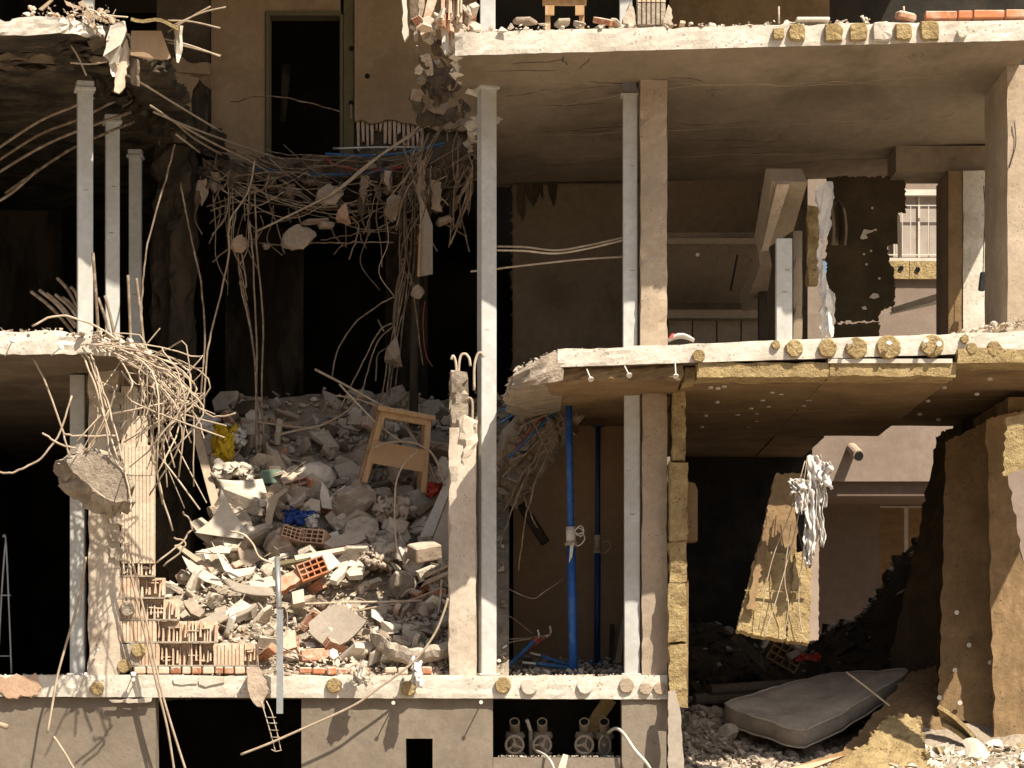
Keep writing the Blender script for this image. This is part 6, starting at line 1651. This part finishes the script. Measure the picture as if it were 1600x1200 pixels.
# tangle below the doorway
tang = [[(360, 160), (420, 150), (470, 158), (532, 175)], [(412, 232), (440, 240), (520, 244), (600, 247), (652, 240)], [(418, 246), (500, 250), (580, 251), (650, 246)], [(330, 225), (400, 246), (470, 278), (520, 302), (560, 342)], [(330, 232), (400, 258), (450, 290), (500, 322)],
        [(330, 322), (350, 290), (385, 272), (470, 270), (500, 285)], [(420, 308), (480, 317), (560, 319), (622, 318)], [(390, 312), (480, 325), (560, 329), (610, 331)], [(396, 362), (440, 345), (480, 330), (510, 312)], [(645, 296), (600, 322), (560, 345), (540, 352)],
        [(660, 322), (620, 340), (574, 367)], [(500, 375), (540, 368), (580, 362), (622, 364)], [(405, 380), (450, 383), (500, 379), (540, 380), (560, 378), (615, 379)], [(521, 398), (535, 384), (556, 377)], [(548, 338), (560, 352), (556, 375), (545, 406)], [(553, 340), (560, 362), (572, 388)],
        [(420, 320), (432, 350), (445, 396)], [(450, 325), (455, 350)], [(462, 325), (470, 352)], [(515, 352), (525, 372), (535, 382)], [(540, 350), (541, 388)], [(590, 290), (578, 340), (568, 366)], [(600, 262), (640, 270), (700, 255), (742, 235)], [(560, 300), (620, 290), (690, 262)],
        [(620, 300), (680, 270), (742, 240)], [(640, 330), (690, 290), (735, 262)], [(600, 320), (590, 300), (600, 270)], [(700, 230), (690, 260), (685, 290)], [(670, 180), (700, 205), (720, 195)], [(610, 250), (640, 235), (700, 228)], [(650, 165), (655, 195), (652, 205)], [(640, 145), (660, 160), (650, 190)],
        [(340, 300), (345, 330), (338, 360)], [(420, 270), (415, 300), (420, 315)], [(480, 268), (484, 290)], [(330, 330), (360, 318), (385, 314)], [(330, 345), (365, 325)], [(332, 410), (360, 385), (398, 372), (402, 360)], [(352, 320), (350, 345)], [(380, 300), (382, 345)]]
for pts in tang:
    rod('rebar', pts, 5.0 + R.uniform(-.35, .3), R.uniform(1.8, 2.8), 'rebar', slabF, wob=.02)
for pts in [[(676, 178), (640, 210), (600, 238), (560, 272), (530, 296), (490, 318), (400, 362)], [(682, 186), (620, 226), (575, 256), (540, 286), (512, 306)]]:
    rod('rebar', pts, 4.4, 3.4, 'rebar_pale', slabF)
for k in range(20):      # short ends and ties all through the tangle
    px, py = R.uniform(310, 740), R.uniform(258, 372); a = R.gauss(.2, .8); l = R.uniform(15, 70)
    rod('rebar', [(px, py), (px + l * .5 * math.cos(a), py + l * .5 * math.sin(a) + R.uniform(-4, 6)), (px + l * math.cos(a), py + l * math.sin(a))], 5.0 + R.uniform(-.3, .5), R.uniform(1.6, 2.8), 'rebar', slabF)
for k in range(44):      # bars fraying from the broken end of the upper slab
    px = R.uniform(640, 742); l = R.uniform(30, 130); py = R.uniform(190, 280)
    rod('rebar', [(px, py), (px - R.uniform(-8, 25), py + l * .4), (px - R.uniform(-5, 60), py + l)], R.uniform(4.0, 5.2), R.uniform(1.8, 3), 'rebar', slabF, wob=.01)
for pts, mt_, r in [([(508, 240), (560, 243), (620, 240), (660, 232), (700, 222)], 'blue_plastic', 4.5), ([(508, 246), (525, 258), (570, 266), (620, 262), (650, 256)], 'red_plastic', 4), ([(395, 262), (440, 268), (500, 272), (560, 272), (610, 264)], 'blue_plastic', 4), ([(520, 232), (590, 230), (660, 230)], 'galvanised', 4)]:
    rod('conduit', pts, 5.2, r, mt_, slabF)
# strands running down to the heap
down = [[(632, 300), (636, 380), (630, 430), (620, 470), (616, 530), (617, 575)], [(646, 280), (641, 400), (630, 500), (618, 605)], [(625, 350), (623, 480), (611, 560), (603, 625)], [(636, 400), (648, 470), (655, 530), (661, 570)], [(648, 300), (646, 420), (622, 520), (608, 620)],
        [(622, 460), (590, 478), (552, 508), (526, 552), (519, 592)], [(612, 505), (592, 518), (572, 556), (546, 608), (530, 640)], [(614, 510), (590, 535), (572, 590), (560, 640)], [(602, 545), (590, 556), (587, 596)], [(630, 440), (610, 540), (600, 600), (585, 690)], [(634, 430), (615, 545), (604, 620), (600, 690)], [(590, 500), (600, 518)]]
for pts in down: rod('rebar', pts, 4.6, 2.4, 'rebar', slabF, wob=.008)
rod('conduit', [(634, 300), (632, 360), (634, 400), (622, 440), (617, 480), (615, 510)], 4.5, 5, 'concrete_dim', slabF)
rod('red_wire', [(664, 470), (661, 500), (663, 540), (668, 560), (676, 573)], 4.5, 1.5, 'red_plastic', label='thin red wire dangling beside the hanging strands', cat='wire')
rod('thin_post', [(651, 330), (648, 500), (646, 665)], 4.9, 14, 'charred_shade', label='dim slender post standing behind the hanging strands', cat='post', n=8)
build('hanging_board', MB().plate([P(655, 300, 4.4), P(668, 330, 4.4), P(676, 352, 4.4), P(676, 395, 4.4), P(676, 428, 4.4), P(653, 432, 4.4), P(657, 370, 4.4)], .05), 'grey_board', label='brown board with pale edge hanging among the strands below the upper slab', cat='board')
build('edge_strip', MB().plate([P(655, 350, 4.36), P(658, 350, 4.36), P(656, 432, 4.36), P(652, 432, 4.36)], .03), 'wood', label='pale wooden strip along the hanging brown board', cat='strip')
for (pts, lab) in [([(652, 255), (662, 250), (668, 300), (660, 322), (652, 300)], 'torn pale strip above the hanging brown board'), ([(672, 280), (690, 285), (690, 330), (674, 326)], 'torn beige patch right of the hanging brown board')]:
    build('torn_strip', MB().plate([P(a, b, 4.45) for a, b in pts], .04, jag=.02, seg=.04), 'rubble_brown', label=lab, cat='strip')
# stones caught in the bars
for (px, py, w, h, mt_, lab) in [(378, 383, 30, 36, 'rubble_pale', 'pinkish stone caught high in the bars at the left'), (473, 372, 58, 50, 'rubble_brown', 'large grey brown stone hanging in the bars below the doorway'), (520, 305, 46, 40, 'rubble_brown', 'brown stone in the crossing of the bars below the doorway'),
                                 (535, 335, 30, 50, 'rubble_pale', 'pointed pale stone hanging right of the crossing bars'), (613, 325, 36, 44, 'rubble_brown', 'dim brown stone in the bars right of the pointed one'), (693, 343, 28, 22, 'rubble_brown', 'small brown stone beside the tall steel column'), (655, 457, 22, 28, 'rubble_brown', 'small stone hanging below the brown board'),
                                 (613, 552, 36, 70, 'rubble_brown', 'long ragged concrete lump hanging in the strands above the stool'), (490, 345, 40, 16, 'rubble_brown', 'thin flat stone above the large hanging one'), (508, 350, 24, 22, 'rubble_brown', 'small round stone right of the large hanging one'), (415, 384, 14, 14, 'rubble_grey', 'tiny grey stone left of the large hanging one')]:
    y = 4.5; s = U(1, y)
    k = R.randrange(10)
    rk = chunk('caught_stone', lab, 'stone', None, 'boulder', 'rubble_brown' if 'pale' not in lab and 'pink' not in lab else 'rubble_clay', P(px, py, y), (w * s * 1.2, .26 * max(.5, min(w, h) / 40), h * s * 1.3), (R.uniform(-.2, .2), R.uniform(-.3, .3), R.uniform(-.2, .2)), k)
for k in range(60):     # rubble lying on the strip below the door
    px = R.uniform(300, 700); s = R.uniform(.08, .26)
    chunk('rubble_piece', '', '', None, R.choice(['boulder', 'boulder', 'frag']), R.choice(['concrete_dim', 'rubble_brown', 'concrete_dim']), P(px, R.uniform(255, 305), 5.35 + R.uniform(-.1, .3)), (s, s, s * .8), (R.uniform(0, 3), R.uniform(0, 3), R.uniform(0, 3)), parent=slabF)
# bars across the room between the columns
for pts in [[(776, 385), (820, 386), (870, 391), (920, 383), (974, 371)], [(776, 391), (820, 392), (868, 396), (920, 388), (974, 375)], [(735, 424), (770, 421), (800, 417), (900, 406), (974, 401)]]:
    rod('rebar', pts, 1.75, 3.2, 'rebar_pale', slabB)
# the great drooping bundle at the end of the middle left slab
for k in range(38):
    sx = R.uniform(95, 235); sy = 525 + max(0, sx - 130) * .34 + R.uniform(-5, 14)
    kx, ky = R.gauss(262, 26), R.gauss(596, 24)
    ex, ey = R.gauss(262, 44), R.uniform(640, 812)
    mx, my = kx + R.uniform(-2, 26), (ky + ey) / 2 - R.uniform(0, 40)
    y0, y1 = R.uniform(.0, .6), R.uniform(-.25, .45)
    rod('rebar', [(sx, sy, y0), ((sx + kx) / 2 + 8, (sy + ky) / 2 - 10, (y0 + y1) / 2), (kx, ky, y1), (mx, my, y1 + R.uniform(-.1, .1)), (ex, ey, y1 + R.uniform(-.15, .15))], 0, R.uniform(1.6, 3.0), 'rebar_pale', slabE, wob=.012, sub=3)
for k in range(16):
    sx = R.uniform(140, 260); sy = R.uniform(545, 640)
    rod('rebar', [(sx, sy, R.uniform(0, .5)), (sx + R.uniform(10, 40), sy + R.uniform(10, 40), R.uniform(0, .4)), (sx + R.uniform(-30, 50), sy + R.uniform(50, 100), R.uniform(-.1, .4))], 0, R.uniform(1.5, 2.6), 'rebar_pale', slabE, wob=.008, sub=3)
for pts in [[(215, 553), (255, 562), (285, 572), (296, 585), (297, 610), (285, 625), (270, 640)], [(220, 560), (262, 572), (283, 580), (288, 600), (280, 622)], [(210, 562), (250, 575), (292, 590), (306, 605), (302, 622)], [(180, 556), (230, 585), (262, 615), (268, 640), (262, 690)],
            [(120, 538), (140, 580), (160, 640), (185, 720)], [(128, 540), (150, 590), (165, 660), (172, 720)], [(140, 545), (158, 600), (180, 670), (200, 760), (205, 800)], [(183, 600), (165, 660), (140, 700), (136, 706)], [(170, 640), (145, 690), (132, 705)], [(145, 560), (155, 600), (168, 640)],
            [(190, 580), (230, 640), (240, 720), (270, 830)], [(296, 622), (315, 640), (330, 650), (352, 650), (368, 645)], [(300, 640), (312, 660), (319, 686)], [(285, 800), (300, 820), (290, 840), (245, 880)], [(272, 840), (290, 852), (255, 885)]]:
    rod('rebar', pts, .1, 3.0, 'rebar_pale', slabE, wob=.015)
for pts in [[(-10, 736), (15, 739), (40, 730), (65, 715), (95, 672), (112, 618)], [(52, 560), (72, 600), (95, 665), (108, 712)], [(66, 676), (90, 692), (118, 701)], [(100, 678), (120, 681), (180, 681)], [(50, 509), (90, 493), (125, 500), (165, 518), (195, 545)]]:
    rod('rebar', pts, .1, 3.2, 'rebar_pale', slabE, wob=.01)
# straight tubes rising from the middle left slab
for i, ((a, b), (c, d)) in enumerate([((48, 455), (118, 512)), ((61, 453), (118, 500)), ((73, 458), (125, 505)), ((86, 460), (130, 498)), ((97, 464), (130, 490)), ((89, 434), (122, 470)), ((110, 448), (125, 465)), ((145, 395), (155, 530)), ((153, 465), (176, 530)), ((164, 462), (182, 532)), ((200, 430), (205, 545)), ((213, 435), (227, 550))]):
    rod('starter_bar', [(a, b), ((a + c) / 2, (b + d) / 2), (c, d + 12)], 1.6 if a < 120 else 1.0, 5.2 if a < 150 else 4.6, 'rebar', slabE)
for pts in [[(230, 537), (240, 525), (250, 513)], [(226, 538), (242, 541)], [(222, 545), (234, 549)]]: rod('rebar', pts, 1.0, 2.2, 'rebar_pale', slabE)
# bars and rods in front of the lower left
for pts, lab in [([(196, 850), (205, 900), (225, 985), (245, 1070), (262, 1140), (274, 1215)], 'left one of two long thin rods crossing the slab at lower left'), ([(200, 850), (212, 900), (232, 985), (250, 1070), (270, 1140), (294, 1215)], 'right one of two long thin rods crossing the slab at lower left'),
                 ([(134, 870), (125, 930), (108, 990), (90, 1055), (82, 1100), (74, 1146)], 'bent rod hanging in front of the lower left steel column'), ([(84, 1151), (100, 1175), (118, 1206)], 'short rod leaning on the lower left wall'), ([(150, 1010), (160, 990), (171, 970)], 'short pin rod in front of the beige left pillar'),
                 ([(376, 1179), (420, 1162), (470, 1140), (520, 1118), (560, 1098), (590, 1076), (620, 1055), (645, 1035), (665, 1012), (682, 985), (694, 955), (700, 935)], 'long bent rod sweeping from the broken pillar across the slab to the dark opening'),
                 ([(492, 577), (540, 602), (600, 636), (630, 660), (650, 690), (668, 720), (685, 760), (703, 792)], 'bright bent bar arching over the wooden stool'), ([(530, 600), (560, 632), (590, 662), (625, 688), (650, 694), (672, 705), (690, 740), (701, 782)], 'second bar crossing in front of the wooden stool'),
                 ([(525, 618), (560, 624), (600, 640), (625, 655), (648, 690), (672, 740), (692, 800)], 'third bar running under the arching bar at the stool'), ([(582, 701), (605, 692), (630, 690), (655, 695), (680, 715), (695, 760)], 'short curved bar on the front panel of the stool'),
                 ([(400, 659), (440, 664), (478, 668), (515, 660), (548, 636), (568, 605)], 'sagging bar left of the stool, upper one'), ([(428, 681), (470, 671), (505, 663), (545, 640), (566, 610)], 'sagging bar left of the stool, lower one'),
                 ([(652, 705), (632, 724), (620, 750), (617, 780), (617, 810), (620, 850), (632, 880), (648, 912)], 'bent flat bar hanging down below the stool to the wooden frame'), ([(450, 945), (520, 942), (600, 940), (660, 938)], 'thin bar lying above the smooth grey plate'), ([(530, 960), (580, 950), (640, 938), (690, 918)], 'thin bar running from the grey plate to the broken pillar'),
                 ([(690, 905), (688, 935), (684, 960)], 'short wire hanging beside the broken pillar'), ([(360, 830), (380, 835), (395, 850), (405, 870), (425, 880)], 'twisted bar with plaster crumbs at the left of the sunlit rubble')]:
    yy = {0: 1.0, 1: 1.0}.get(0)
    py = max(p[1] for p in pts)
    if py > 1000: y_ = .95
    elif pts[0][0] < 260: y_ = 1.0
    else: y_ = None
    if y_ is None:
        base = hy(min(900, sum(p[1] for p in pts) / len(pts) + 60)) - .55
        y_ = base
    rod('bent_rod', pts, y_, 3.8 if 'rod' in lab or 'bright' in lab else 3.2, 'rebar_pale', label=lab, cat='rod')
for k in range(26):     # bar ends poking out of the heap
    px, py = R.uniform(300, 690), R.uniform(690, 1020); a = R.gauss(.15, .5); l = R.uniform(20, 70); y = hy(py) - .22
    rod('loose_wire', [(px, py), (px + l * .5 * math.cos(a), py - l * .5 * math.sin(a) - R.uniform(0, 6)), (px + l * math.cos(a), py - l * math.sin(a))], y, R.uniform(1.4, 2.6), R.choice(['rebar_pale', 'rebar']), label='thin loose wire poking out of the rubble heap', cat='wire', group='loose wires in the heap')
for pts in [[(784, 915), (830, 935), (850, 925), (880, 905)], [(782, 960), (800, 965), (832, 990)], [(782, 1000), (840, 995), (862, 990)], [(783, 1012), (800, 1003), (830, 998)]]:
    rod('loose_wire', pts, 2.2, 1.8, 'rebar', label='thin dim wire curling in the room behind the tall column', cat='wire', group='loose wires in the prop room')

for k in range(30):
    px = R.uniform(560, 740) if k < 20 else R.uniform(300, 560); py = R.uniform(215, 330) if k < 20 else R.uniform(265, 305); w, h = R.uniform(6, 16), R.uniform(14, 46)
    y = R.uniform(4.3, 5.1)
    build('torn_scrap', MB().plate([P(px, py, y), P(px + w, py + R.uniform(-4, 4), y), P(px + w * R.uniform(.6, 1.2), py + h * .6, y + R.uniform(-.1, .1)), P(px + w * R.uniform(.2, .8), py + h, y), P(px + R.uniform(-4, 3), py + h * .5, y)], .03, jag=.02, seg=.04), R.choice(['concrete_dim', 'rubble_brown', 'concrete_dim', 'charred_shade']), slabF)

for k in range(22):      # slack wires slung across below the doorway
    a = (R.uniform(285, 470), R.uniform(225, 300)); b = (a[0] + R.uniform(90, 330), R.uniform(235, 335)); sag = R.uniform(8, 70) * (b[0] - a[0]) / 250
    if b[0] > 742: b = (742, b[1] - 30)
    y = R.uniform(4.5, 5.2); n_ = 5
    rod('wire', [(a[0] + (b[0] - a[0]) * t / n_, a[1] + (b[1] - a[1]) * t / n_ + sag * math.sin(math.pi * t / n_) + R.uniform(-3, 3)) for t in range(n_ + 1)], y, R.uniform(1.0, 1.9), R.choice(['rebar', 'rebar', 'rebar_pale', 'wire_dark']), slabF, sub=4)
for k in range(26):      # loose ends dropping from the tangle
    px = R.choice([R.uniform(300, 430), R.uniform(560, 700)]); py = R.uniform(270, 340); l = R.uniform(40, 150)
    rod('wire', [(px, py), (px + R.uniform(-6, 6), py + l * .35), (px + R.uniform(-14, 14), py + l * .7), (px + R.uniform(-26, 26), py + l)], R.uniform(4.3, 5.1), R.uniform(1.2, 2.), R.choice(['rebar', 'rebar_pale']), slabF)
